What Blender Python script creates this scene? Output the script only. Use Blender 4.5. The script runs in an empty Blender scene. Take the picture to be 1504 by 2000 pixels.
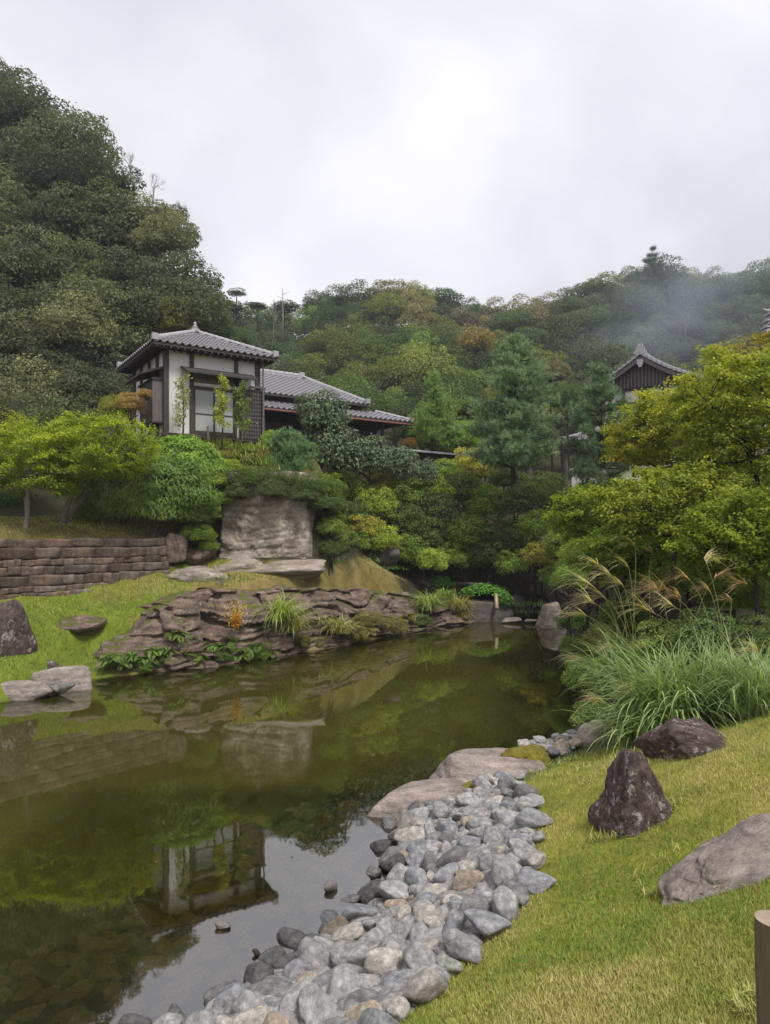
import bpy, bmesh, math, random
import numpy as np
from mathutils import Vector, Matrix

# ------------------------------------------------------------------ camera, sky, sun, exposure
scene = bpy.context.scene
COL = scene.collection
F, CX, HY, H = 1400.0, 752.0, 1040.0, 3.4      # focal length, centre, horizon (photo pixels), eye height above the water

cam_d = bpy.data.cameras.new('camera')
cam_d.sensor_fit = 'VERTICAL'
cam_d.sensor_height = 36.0
cam_d.lens = F / 2000.0 * 36.0
cam_d.shift_y = (HY - 1000.0) / 2000.0
cam_d.clip_start = 0.05
cam_d.clip_end = 3000.0
cam = bpy.data.objects.new('camera', cam_d)
COL.objects.link(cam)
cam.location = (0, 0, H)
cam.rotation_euler = (math.radians(90), 0, 0)
scene.camera = cam

SUN_EL, SUN_AZ = math.radians(58), math.radians(145)    # azimuth clockwise from +Y
world = bpy.data.worlds.new('World')
scene.world = world
world.use_nodes = True
nt = world.node_tree
nt.nodes.clear()
w_out = nt.nodes.new('ShaderNodeOutputWorld')
sky = nt.nodes.new('ShaderNodeTexSky')
sky.sky_type = 'NISHITA'
sky.sun_disc = False
sky.sun_elevation = SUN_EL
sky.sun_rotation = SUN_AZ
bg_sky = nt.nodes.new('ShaderNodeBackground')
bg_sky.inputs['Strength'].default_value = 0.10
nt.links.new(sky.outputs[0], bg_sky.inputs['Color'])
tc = nt.nodes.new('ShaderNodeTexCoord')
sep = nt.nodes.new('ShaderNodeSeparateXYZ')
nt.links.new(tc.outputs['Generated'], sep.inputs[0])
zz = nt.nodes.new('ShaderNodeMath'); zz.operation = 'ABSOLUTE'
nt.links.new(sep.outputs['Z'], zz.inputs[0])
za = nt.nodes.new('ShaderNodeMath'); za.operation = 'ADD'; za.inputs[1].default_value = 0.22
nt.links.new(zz.outputs[0], za.inputs[0])
dx = nt.nodes.new('ShaderNodeMath'); dx.operation = 'DIVIDE'
dy = nt.nodes.new('ShaderNodeMath'); dy.operation = 'DIVIDE'
nt.links.new(sep.outputs['X'], dx.inputs[0]); nt.links.new(za.outputs[0], dx.inputs[1])
nt.links.new(sep.outputs['Y'], dy.inputs[0]); nt.links.new(za.outputs[0], dy.inputs[1])
cmb = nt.nodes.new('ShaderNodeCombineXYZ')
nt.links.new(dx.outputs[0], cmb.inputs[0]); nt.links.new(dy.outputs[0], cmb.inputs[1])
cn = nt.nodes.new('ShaderNodeTexNoise')
cn.inputs['Scale'].default_value = 1.05
cn.inputs['Detail'].default_value = 6.0
cn.inputs['Roughness'].default_value = 0.5
cn.inputs['Distortion'].default_value = 0.35
nt.links.new(cmb.outputs[0], cn.inputs['Vector'])
cr = nt.nodes.new('ShaderNodeValToRGB')
cr.color_ramp.elements[0].position = 0.38
cr.color_ramp.elements[0].color = (0.385, 0.382, 0.408, 1)
cr.color_ramp.elements[1].position = 0.60
cr.color_ramp.elements[1].color = (0.535, 0.528, 0.553, 1)
nt.links.new(cn.outputs['Fac'], cr.inputs[0])
bg_cloud = nt.nodes.new('ShaderNodeBackground')
bg_cloud.inputs['Strength'].default_value = 1.0
nt.links.new(cr.outputs[0], bg_cloud.inputs['Color'])
mixw = nt.nodes.new('ShaderNodeMixShader')
mixw.inputs[0].default_value = 0.94
nt.links.new(bg_sky.outputs[0], mixw.inputs[1])
nt.links.new(bg_cloud.outputs[0], mixw.inputs[2])
nt.links.new(mixw.outputs[0], w_out.inputs['Surface'])

sun_d = bpy.data.lights.new('sun', 'SUN')
sun_d.energy = 1.5
sun_d.angle = math.radians(14)
sun_d.color = (1.0, 0.96, 0.9)
sun = bpy.data.objects.new('sun', sun_d)
COL.objects.link(sun)
sdir = Vector((math.sin(SUN_AZ) * math.cos(SUN_EL), math.cos(SUN_AZ) * math.cos(SUN_EL), math.sin(SUN_EL)))
sun.rotation_euler = (-sdir).to_track_quat('-Z', 'Y').to_euler()
sun.location = sdir * 50

vs = scene.view_settings
vs.view_transform = 'Standard'
vs.look = 'None'
vs.exposure = 1.0
vs.gamma = 1.0
vs.use_curve_mapping = False
scene.render.engine = 'CYCLES'
scene.cycles.use_denoising = True
scene.cycles.max_bounces = 8
scene.cycles.diffuse_bounces = 3
scene.cycles.transparent_max_bounces = 16
scene.cycles.volume_bounces = 2
scene.cycles.caustics_reflective = False
scene.cycles.caustics_refractive = False

# ------------------------------------------------------------------ small helpers
def P(px, py, Y):
    """the point at depth Y that the photograph shows at pixel px, py"""
    return np.array([(px - CX) / F * Y, Y, H - (py - HY) / F * Y])

def W(px, py):
    Y = H * F / (py - HY)
    return ((px - CX) / F * Y, Y)

def tag(o, label=None, cat=None, group=None, kind=None):
    if label: o['label'] = label
    if cat: o['category'] = cat
    if group: o['group'] = group
    if kind: o['kind'] = kind
    return o

def empty(name, loc, rz=0.0, scale=1.0):
    o = bpy.data.objects.new(name, None)
    o.empty_display_size = 0.2
    COL.objects.link(o)
    o.location = loc
    o.rotation_euler = (0, 0, rz)
    o.scale = (scale, scale, scale) if np.isscalar(scale) else scale
    return o

def link(name, me, parent=None, loc=None, rot=None, scale=None, color=None):
    o = bpy.data.objects.new(name, me)
    COL.objects.link(o)
    if parent is not None: o.parent = parent
    if loc is not None: o.location = loc
    if rot is not None: o.rotation_euler = rot
    if scale is not None: o.scale = scale
    if color is not None: o.color = (color[0], color[1], color[2], 1.0)
    return o

class MB:
    """collects vertices and faces and turns them into one mesh"""
    def __init__(self):
        self.v, self.q, self.t, self.a, self.n = [], [], [], [], 0
    def add(self, V, quads=None, tris=None, tint=None):
        V = np.asarray(V, float).reshape(-1, 3)
        if quads is not None and len(quads): self.q.append(np.asarray(quads, int) + self.n)
        if tris is not None and len(tris): self.t.append(np.asarray(tris, int) + self.n)
        self.v.append(V)
        if tint is None: tint = np.full(len(V), 0.5)
        elif np.isscalar(tint): tint = np.full(len(V), float(tint))
        self.a.append(np.asarray(tint, float))
        self.n += len(V)
        return self
    def box(self, c, s, R=None, tint=None):
        c = np.asarray(c, float); h = np.asarray(s, float) / 2
        V = np.array([[x, y, z] for x in (-1, 1) for y in (-1, 1) for z in (-1, 1)], float) * h
        if R is not None: V = V @ np.asarray(R, float).T
        return self.add(V + c, [[0, 1, 3, 2], [4, 6, 7, 5], [0, 4, 5, 1], [2, 3, 7, 6], [0, 2, 6, 4], [1, 5, 7, 3]], tint=tint)
    def bar(self, a, b, w, h, up=(0, 0, 1)):
        a = np.asarray(a, float); b = np.asarray(b, float)
        d = b - a; L = np.linalg.norm(d); d = d / L
        s = np.cross(d, up); s = s / (np.linalg.norm(s) + 1e-9)
        u = np.cross(s, d)
        return self.box((a + b) / 2, (L, w, h), np.stack([d, s, u], 1))
    def tube(self, pts, rad, sides=6, cap=True, tint=None):
        pts = np.asarray(pts, float); n = len(pts)
        rad = np.broadcast_to(np.asarray(rad, float), (n,))
        T = np.gradient(pts, axis=0); T /= (np.linalg.norm(T, axis=1, keepdims=True) + 1e-9)
        ref = np.array([0.0, 0, 1]) if abs(T[0][2]) < 0.9 else np.array([1.0, 0, 0])
        A = np.cross(T, ref); A /= (np.linalg.norm(A, axis=1, keepdims=True) + 1e-9)
        B = np.cross(T, A)
        th = np.arange(sides) * 2 * math.pi / sides
        V = pts[:, None, :] + rad[:, None, None] * (np.cos(th)[None, :, None] * A[:, None, :] + np.sin(th)[None, :, None] * B[:, None, :])
        i = np.arange(n - 1)[:, None] * sides; j = np.arange(sides)[None, :]; k = (j + 1) % sides
        Q = np.stack([i + j, i + k, i + sides + k, i + sides + j], -1).reshape(-1, 4)
        V = V.reshape(-1, 3); tr = []
        if cap:
            V = np.vstack([V, pts[0], pts[-1]]); m = n * sides
            for a in range(sides):
                b = (a + 1) % sides
                tr.append([m, b, a]); tr.append([m + 1, (n - 1) * sides + a, (n - 1) * sides + b])
        return self.add(V, Q, tr, tint)
    def grid(self, G, flip=False, tint=None):
        G = np.asarray(G, float); a, b = G.shape[:2]
        i = np.arange(a - 1)[:, None] * b; j = np.arange(b - 1)[None, :]
        Q = np.stack([i + j, i + j + 1, i + b + j + 1, i + b + j], -1).reshape(-1, 4)
        if flip: Q = Q[:, ::-1]
        return self.add(G.reshape(-1, 3), Q, tint=None if tint is None else np.asarray(tint).ravel())
    def mesh(self, name, mat=None, smooth=False):
        V = np.vstack(self.v)
        Q = np.vstack(self.q) if self.q else np.zeros((0, 4), int)
        T = np.vstack(self.t) if self.t else np.zeros((0, 3), int)
        me = bpy.data.meshes.new(name)
        me.vertices.add(len(V)); me.vertices.foreach_set('co', V.astype(np.float32).ravel())
        nl = Q.size + T.size
        me.loops.add(nl); me.loops.foreach_set('vertex_index', np.concatenate([Q.ravel(), T.ravel()]).astype(np.int32))
        npoly = len(Q) + len(T)
        st = np.concatenate([np.arange(len(Q)) * 4, Q.size + np.arange(len(T)) * 3]).astype(np.int32)
        me.polygons.add(npoly)
        me.polygons.foreach_set('loop_start', st)
        if smooth: me.polygons.foreach_set('use_smooth', np.ones(npoly, bool))
        else: me.polygons.foreach_set('use_smooth', np.zeros(npoly, bool))
        at = me.attributes.new('tint', 'FLOAT', 'POINT')
        at.data.foreach_set('value', np.concatenate(self.a).astype(np.float32))
        me.update(calc_edges=True)
        if mat is not None: me.materials.append(mat)
        return me
    def build(self, name, mat, parent=None, smooth=False, **kw):
        return link(name, self.mesh(name, mat, smooth), parent, **kw)

# value noise -------------------------------------------------------
def _hash(ix, iy, iz, seed):
    h = (ix.astype(np.int64) * 374761393 + iy.astype(np.int64) * 668265263 + iz.astype(np.int64) * 2147483647 + seed * 1274126177) & 0xFFFFFFFF
    h = ((h ^ (h >> 13)) * 1274126177) & 0xFFFFFFFF
    h = h ^ (h >> 16)
    return (h & 0xFFFFFF) / float(0xFFFFFF) * 2 - 1

def vnoise(p, seed=0):
    p = np.asarray(p, float); i = np.floor(p).astype(np.int64); f = p - i
    f = f * f * (3 - 2 * f)
    x, y, z = i[..., 0], i[..., 1], i[..., 2]; u, v, w = f[..., 0], f[..., 1], f[..., 2]
    r = 0
    for a in (0, 1):
        for b in (0, 1):
            for c in (0, 1):
                r = r + _hash(x + a, y + b, z + c, seed) * (u if a else 1 - u) * (v if b else 1 - v) * (w if c else 1 - w)
    return r

def fbm(p, octv=4, seed=0, gain=0.5):
    p = np.asarray(p, float); s = 0; a = 1.0; t = 0
    for k in range(octv):
        s = s + a * vnoise(p * (2.03 ** k) + k * 17.3, seed + k); t += a; a *= gain
    return s / t

def xyz(x, y, z=0.0):
    x = np.asarray(x, float)
    return np.stack([x, np.broadcast_to(y, x.shape), np.broadcast_to(z, x.shape)], -1)

# ------------------------------------------------------------------ materials
def new_mat(name):
    m = bpy.data.materials.new(name); m.use_nodes = True
    t = m.node_tree; b = t.nodes['Principled BSDF']
    return m, t, b

def N(t, kind, **kw):
    n = t.nodes.new(kind)
    for k, v in kw.items():
        if k in n.inputs: n.inputs[k].default_value = v
        else: setattr(n, k, v)
    return n

def ramp(t, src, stops):
    r = t.nodes.new('ShaderNodeValToRGB')
    e = r.color_ramp.elements
    e[0].position, e[0].color = stops[0][0], (*stops[0][1], 1)
    e[1].position, e[1].color = stops[-1][0], (*stops[-1][1], 1)
    for pos, c in stops[1:-1]:
        x = e.new(pos); x.color = (*c, 1)
    t.links.new(src, r.inputs[0])
    return r

def mixc(t, mode, fac, a, b):
    m = t.nodes.new('ShaderNodeMix'); m.data_type = 'RGBA'; m.blend_type = mode
    for s, v in ((m.inputs[0], fac), (m.inputs[6], a), (m.inputs[7], b)):
        if hasattr(v, 'is_linked') or hasattr(v, 'links'): t.links.new(v, s)
        elif np.isscalar(v): s.default_value = v
        else: s.default_value = (*v, 1)
    return m.outputs[2]

def add_bump(t, b, src, strength=0.5, dist=0.02):
    n = N(t, 'ShaderNodeBump', Strength=strength, Distance=dist)
    t.links.new(src, n.inputs['Height']); t.links.new(n.outputs[0], b.inputs['Normal'])
    return n

def coords(t, kind='Object', scale=(1, 1, 1)):
    c = t.nodes.new('ShaderNodeTexCoord'); m = t.nodes.new('ShaderNodeMapping')
    m.inputs['Scale'].default_value = scale
    t.links.new(c.outputs[kind], m.inputs[0])
    return m.outputs[0]

def world_pos(t, scale=(1, 1, 1)):
    g = t.nodes.new('ShaderNodeNewGeometry'); m = t.nodes.new('ShaderNodeMapping')
    m.inputs['Scale'].default_value = scale
    t.links.new(g.outputs['Position'], m.inputs[0])
    return m.outputs[0]

def leaf_mat(name, lo, hi, translucent=0.28, gloss=0.02, rough=0.5, gain=3.1):
    """leaf colour = object colour, from duller (x lo) to fresher (x hi) leaves by the 'tint' of each leaf"""
    m, t, b = new_mat(name)
    t.nodes.remove(b)
    out = t.nodes['Material Output']
    oi = t.nodes.new('ShaderNodeObjectInfo')
    at = N(t, 'ShaderNodeAttribute', attribute_name='tint')
    a = mixc(t, 'MULTIPLY', 1.0, oi.outputs['Color'], lo)
    c = mixc(t, 'MULTIPLY', 1.0, oi.outputs['Color'], hi)
    col = mixc(t, 'MIX', at.outputs['Fac'], a, c)
    col = mixc(t, 'MULTIPLY', 1.0, col, (gain, gain, gain))
    d = t.nodes.new('ShaderNodeBsdfDiffuse'); tr = t.nodes.new('ShaderNodeBsdfTranslucent'); g = N(t, 'ShaderNodeBsdfGlossy', Roughness=rough)
    g.inputs['Color'].default_value = (0.8, 0.85, 0.9, 1)
    t.links.new(col, d.inputs['Color'])
    warm = mixc(t, 'MULTIPLY', 1.0, col, (1.15, 1.2, 0.6))
    t.links.new(warm, tr.inputs['Color'])
    m1 = t.nodes.new('ShaderNodeMixShader'); m1.inputs[0].default_value = translucent
    t.links.new(d.outputs[0], m1.inputs[1]); t.links.new(tr.outputs[0], m1.inputs[2])
    m2 = t.nodes.new('ShaderNodeMixShader'); m2.inputs[0].default_value = gloss
    t.links.new(m1.outputs[0], m2.inputs[1]); t.links.new(g.outputs[0], m2.inputs[2])
    t.links.new(m2.outputs[0], out.inputs['Surface'])
    return m

M = {}
M['leaf'] = leaf_mat('leaf', (0.55, 0.58, 0.6), (1.55, 1.45, 1.15))
M['leaf_glossy'] = leaf_mat('leaf_glossy', (0.55, 0.58, 0.6), (1.5, 1.45, 1.3), 0.15, 0.04, 0.45, 2.9)
M['maple_leaf'] = leaf_mat('maple_leaf', (0.48, 0.60, 0.75), (1.6, 1.4, 1.0), 0.42, 0.01, 0.5, 1.9)
M['needle'] = leaf_mat('needle', (0.55, 0.6, 0.65), (1.5, 1.45, 1.2), 0.15, 0.02, 0.5, 3.5)
M['blade'] = leaf_mat('blade', (0.6, 0.68, 0.7), (1.45, 1.35, 1.3), 0.3, 0.03, 0.45, 2.4)
M['plume'] = leaf_mat('plume', (0.7, 0.65, 0.6), (1.3, 1.3, 1.25), 0.45, 0.03, 0.5, 1.4)

def turf_mat(name, lo, mid, hi):
    m, t, b = new_mat(name)
    at = N(t, 'ShaderNodeAttribute', attribute_name='tint')
    r = ramp(t, at.outputs['Fac'], [(0.0, lo), (0.5, mid), (1.0, hi)])
    t.links.new(r.outputs[0], b.inputs['Base Color'])
    b.inputs['Roughness'].default_value = 0.7
    b.inputs['Specular IOR Level'].default_value = 0.2
    return m
M['turf'] = turf_mat('turf', (0.14, 0.25, 0.035), (0.31, 0.35, 0.07), (0.55, 0.47, 0.20))

def stone_mat(name, c1, c2, c3, scale=6.0, bump=0.4, lichen=None, lichen_amt=0.6, obj_color=False, strata=0.0, rough=0.85, moss=None, moss_lim=0.6, spots=True):
    m, t, b = new_mat(name)
    co = coords(t)
    n1 = N(t, 'ShaderNodeTexNoise', Scale=scale, Detail=8.0, Roughness=0.65); t.links.new(co, n1.inputs['Vector'])
    col = ramp(t, n1.outputs['Fac'], [(0.28, c1), (0.5, c2), (0.74, c3)]).outputs[0]
    if strata:
        ms = t.nodes.new('ShaderNodeMapping'); ms.inputs['Scale'].default_value = (0.35, 0.35, strata); t.links.new(co, ms.inputs[0])
        n3 = N(t, 'ShaderNodeTexNoise', Scale=3.0, Detail=6.0, Roughness=0.6); t.links.new(ms.outputs[0], n3.inputs['Vector'])
        r3 = ramp(t, n3.outputs['Fac'], [(0.35, (0.55, 0.52, 0.5)), (0.6, (1.2, 1.15, 1.1))])
        col = mixc(t, 'MULTIPLY', 0.8, col, r3.outputs[0])
    n2 = N(t, 'ShaderNodeTexNoise', Scale=scale * 9, Detail=4.0, Roughness=0.7); t.links.new(co, n2.inputs['Vector'])
    if spots:
        r2 = ramp(t, n2.outputs['Fac'], [(0.35, (0.62, 0.6, 0.6)), (0.65, (1.3, 1.3, 1.3))])
        col = mixc(t, 'MULTIPLY', 0.75, col, r2.outputs[0])
    if obj_color:
        oi = t.nodes.new('ShaderNodeObjectInfo')
        col = mixc(t, 'MULTIPLY', 1.0, col, oi.outputs['Color'])
    if lichen:
        nl = N(t, 'ShaderNodeTexNoise', Scale=scale * 0.7, Detail=12.0, Roughness=0.78); t.links.new(co, nl.inputs['Vector'])
        rl = ramp(t, nl.outputs['Fac'], [(lichen_amt, (0, 0, 0)), (lichen_amt + 0.05, (1, 1, 1))])
        col = mixc(t, 'MIX', rl.outputs[0], col, lichen)
    if moss:
        gm = t.nodes.new('ShaderNodeNewGeometry'); sx = t.nodes.new('ShaderNodeSeparateXYZ'); t.links.new(gm.outputs['Normal'], sx.inputs[0])
        nm = N(t, 'ShaderNodeTexNoise', Scale=scale * 0.6, Detail=6.0); t.links.new(co, nm.inputs['Vector'])
        mm = N(t, 'ShaderNodeMath', operation='MULTIPLY'); t.links.new(sx.outputs['Z'], mm.inputs[0]); t.links.new(nm.outputs['Fac'], mm.inputs[1])
        rm = ramp(t, mm.outputs[0], [(moss_lim * 0.6, (0, 0, 0)), (moss_lim * 0.6 + 0.06, (1, 1, 1))])
        col = mixc(t, 'MIX', rm.outputs[0], col, moss)
    t.links.new(col, b.inputs['Base Color'])
    b.inputs['Roughness'].default_value = rough
    b.inputs['Specular IOR Level'].default_value = 0.3
    ad = N(t, 'ShaderNodeMath', operation='MULTIPLY_ADD'); ad.inputs[1].default_value = 0.35
    t.links.new(n2.outputs['Fac'], ad.inputs[0]); t.links.new(n1.outputs['Fac'], ad.inputs[2])
    add_bump(t, b, ad.outputs[0], bump, 0.03)
    return m

M['boulder'] = stone_mat('boulder', (0.032, 0.022, 0.021), (0.095, 0.066, 0.060), (0.22, 0.165, 0.15), 5.0, 1.2, lichen=(0.38, 0.345, 0.32), lichen_amt=0.545)
M['boulder_pale'] = stone_mat('boulder_pale', (0.10, 0.085, 0.08), (0.23, 0.195, 0.18), (0.34, 0.295, 0.275), 3.5, 0.6, strata=3.0)
M['slab_rock'] = stone_mat('slab_rock', (0.15, 0.125, 0.11), (0.29, 0.25, 0.225), (0.42, 0.37, 0.335), 2.6, 0.7, strata=2.0, lichen=(0.20, 0.17, 0.15), lichen_amt=0.6)
M['ledge_rock'] = stone_mat('ledge_rock', (0.055, 0.04, 0.032), (0.165, 0.122, 0.098), (0.35, 0.275, 0.23), 2.8, 1.6, strata=4.0, lichen=(0.34, 0.31, 0.28), lichen_amt=0.60, moss=(0.10, 0.11, 0.025), moss_lim=0.72)
M['cliff'] = stone_mat('cliff', (0.12, 0.098, 0.078), (0.30, 0.25, 0.205), (0.48, 0.41, 0.34), 2.6, 1.6, lichen=(0.46, 0.42, 0.36), lichen_amt=0.55)
M['wall_stone'] = stone_mat('wall_stone', (0.07, 0.05, 0.04), (0.155, 0.115, 0.09), (0.29, 0.225, 0.18), 2.6, 1.2, obj_color=True, lichen=(0.27, 0.235, 0.19), lichen_amt=0.62)
M['cobble'] = stone_mat('cobble', (0.14, 0.137, 0.133), (0.33, 0.32, 0.31), (0.60, 0.58, 0.555), 2.6, 0.6, obj_color=True, rough=0.62)
M['wet_stone'] = stone_mat('wet_stone', (0.26, 0.19, 0.08), (0.56, 0.42, 0.19), (0.72, 0.57, 0.30), 3.0, 0.3, rough=0.5)
M['cut_stone'] = stone_mat('cut_stone', (0.06, 0.055, 0.05), (0.115, 0.10, 0.092), (0.19, 0.17, 0.155), 3.0, 0.5)
M['moss'] = stone_mat('moss', (0.09, 0.075, 0.012), (0.20, 0.17, 0.025), (0.33, 0.29, 0.05), 14.0, 1.0, rough=1.0)

def wood_mat(name, c1, c2, scale=(1, 1, 14), rough=0.75, obj_color=False):
    m, t, b = new_mat(name)
    co = coords(t, 'Object', scale)
    n = N(t, 'ShaderNodeTexNoise', Scale=4.0, Detail=6.0, Roughness=0.6); t.links.new(co, n.inputs['Vector'])
    col = ramp(t, n.outputs['Fac'], [(0.3, c1), (0.7, c2)]).outputs[0]
    if obj_color:
        oi = t.nodes.new('ShaderNodeObjectInfo'); col = mixc(t, 'MULTIPLY', 1.0, col, oi.outputs['Color'])
    t.links.new(col, b.inputs['Base Color']); b.inputs['Roughness'].default_value = rough
    add_bump(t, b, n.outputs['Fac'], 0.3, 0.01)
    return m
M['dark_wood'] = wood_mat('dark_wood', (0.035, 0.028, 0.026), (0.075, 0.06, 0.055), (6, 6, 1))
M['grey_wood'] = wood_mat('grey_wood', (0.10, 0.085, 0.083), (0.18, 0.155, 0.15), (6, 6, 1))
M['black_wood'] = wood_mat('black_wood', (0.012, 0.011, 0.012), (0.03, 0.026, 0.026), (6, 6, 1))
M['post_wood'] = wood_mat('post_wood', (0.07, 0.052, 0.034), (0.17, 0.13, 0.085), (9, 9, 0.9), 0.8)
M['bark'] = wood_mat('bark', (0.05, 0.038, 0.03), (0.15, 0.12, 0.10), (5, 5, 1.5), 0.95)
M['bark_dark'] = wood_mat('bark_dark', (0.02, 0.014, 0.012), (0.055, 0.042, 0.035), (5, 5, 1.5), 0.95)
M['bark_pale'] = wood_mat('bark_pale', (0.14, 0.12, 0.10), (0.27, 0.24, 0.21), (5, 5, 1.5), 0.95)
M['bamboo'] = wood_mat('bamboo', (0.35, 0.27, 0.16), (0.48, 0.38, 0.25), (8, 8, 1), 0.5)

def flat_mat(name, c, rough=0.8, var=0.12, scale=1.5, metal=0.0, spec=0.4):
    m, t, b = new_mat(name)
    co = coords(t)
    n = N(t, 'ShaderNodeTexNoise', Scale=scale, Detail=7.0, Roughness=0.65); t.links.new(co, n.inputs['Vector'])
    lo = tuple(x * (1 - var) for x in c); hi = tuple(min(1, x * (1 + var)) for x in c)
    t.links.new(ramp(t, n.outputs['Fac'], [(0.3, lo), (0.7, hi)]).outputs[0], b.inputs['Base Color'])
    b.inputs['Roughness'].default_value = rough; b.inputs['Metallic'].default_value = metal; b.inputs['Specular IOR Level'].default_value = spec
    return m
M['plaster'] = flat_mat('plaster', (0.70, 0.68, 0.66), 0.9, 0.10)
M['plaster_white'] = flat_mat('plaster_white', (0.66, 0.63, 0.61), 0.9, 0.10)
M['paper'] = flat_mat('paper', (0.40, 0.42, 0.41), 0.35, 0.05, spec=0.5)
M['tile'] = flat_mat('tile', (0.22, 0.21, 0.225), 0.42, 0.25, 5.0)
M['tile_edge'] = flat_mat('tile_edge', (0.36, 0.345, 0.36), 0.5, 0.2, 6.0)
M['copper'] = flat_mat('copper', (0.20, 0.075, 0.055), 0.6, 0.15)
M['cap_metal'] = flat_mat('cap_metal', (0.36, 0.37, 0.38), 0.5, 0.1)
M['soil'] = flat_mat('soil', (0.06, 0.05, 0.04), 1.0, 0.3, 6.0)

# ------------------------------------------------------------------ terrain
POND = np.array([(-7, 2.3), (-3.5, 3.4), (-2, 4.35), W(412, 2000), W(502, 1945), W(608, 1870), W(732, 1780), W(772, 1700), W(790, 1640), W(796, 1600),
                 (0.55, 9.3), (1.5, 10.2), W(1085, 1462), W(1130, 1440), (3.9, 13.2), (4.45, 16.0), (5.5, 20.7), (6.6, 26.2), (5.6, 28.2), (3.6, 28.2),
                 W(925, 1213), W(850, 1225), W(750, 1245), W(650, 1265), W(520, 1285), W(330, 1310), W(190, 1326), W(100, 1346), W(0, 1374), (-10, 13.6), (-15, 11.5), (-16, 8), (-12, 3)])

def pond_dist(x, y):
    """distance to the water's edge, negative on the water"""
    x = np.asarray(x, float); y = np.asarray(y, float)
    best = np.full(x.shape, 1e9); ins = np.zeros(x.shape, bool)
    n = len(POND)
    for i in range(n):
        ax, ay = POND[i]; bx, by = POND[(i + 1) % n]
        ex, ey = bx - ax, by - ay
        tt = np.clip(((x - ax) * ex + (y - ay) * ey) / (ex * ex + ey * ey), 0, 1)
        best = np.minimum(best, np.hypot(x - ax - tt * ex, y - ay - tt * ey))
        c = (ay > y) != (by > y)
        with np.errstate(divide='ignore', invalid='ignore'):
            xi = ex * (y - ay) / (by - ay) + ax
        ins ^= c & (x < xi)
    return np.where(ins, -best, best)

S_BACK = [(250, 640), (330, 610), (400, 575), (450, 600), (520, 612), (560, 608), (600, 585), (640, 560), (700, 566), (740, 558), (800, 552), (860, 558), (930, 582), (1000, 592),
          (1060, 582), (1130, 556), (1190, 532), (1230, 512), (1280, 512), (1340, 522), (1400, 530), (1450, 526), (1504, 514), (1700, 490)]
S_LEFT = [(-300, 0), (-60, 110), (0, 145), (40, 165), (70, 195), (130, 235), (180, 270), (230, 300), (280, 350), (330, 385), (360, 420), (385, 480), (400, 560), (420, 640)]
def s_back(px): return np.interp(px, [a for a, b in S_BACK], [b for a, b in S_BACK])
def s_left(px): return np.interp(px, [a for a, b in S_LEFT], [b for a, b in S_LEFT])

A_W, B_W = np.array([-10.7, 16.36]), np.array([-6.55, 21.0])        # the retaining wall runs from A_W to B_W
N_W = np.array([0.745, -0.666])
ctrl = []
for x in np.arange(-5, 8.1, 1.3):
    for y in np.arange(-4, 10.6, 1.3):
        d = float(pond_dist(x, y))
        if d > 0.2 and not (x > 4.2 and y > 9): ctrl.append((x, y, 0.33 * d if d < 1.5 else 0.5 + 0.42 * (d - 1.5)))
for f in np.linspace(0, 1, 8):
    q = A_W + (B_W - A_W) * f
    zb = 1.66 + 0.54 * f; zt = 3.17 + 0.1 * f
    b_ = q + N_W * 0.28; t_ = q - N_W * 0.32
    ctrl += [(b_[0], b_[1], zb), (t_[0], t_[1], zt)]
    t2 = q - N_W * 1.6; ctrl.append((t2[0], t2[1], zt + 0.42))
for a in [(60, 1290, 15.6), (100, 1250, 16.7), (220, 1225, 17.6), (300, 1180, 19.2), (380, 1168, 19.4), (430, 1150, 20.0), (500, 1130, 21.0), (600, 1122, 22.2), (700, 1106, 24.2), (760, 1122, 25.2),
          (800, 1142, 25.5), (640, 1138, 22.4), (520, 1146, 20.6), (880, 1165, 28.3), (960, 1165, 29.0), (1060, 1165, 29.0), (400, 1130, 20.9), (345, 1100, 21.4), (20, 1200, 16.6), (160, 1190, 18.4)]:
    ctrl.append(tuple(P(*a)))
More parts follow.
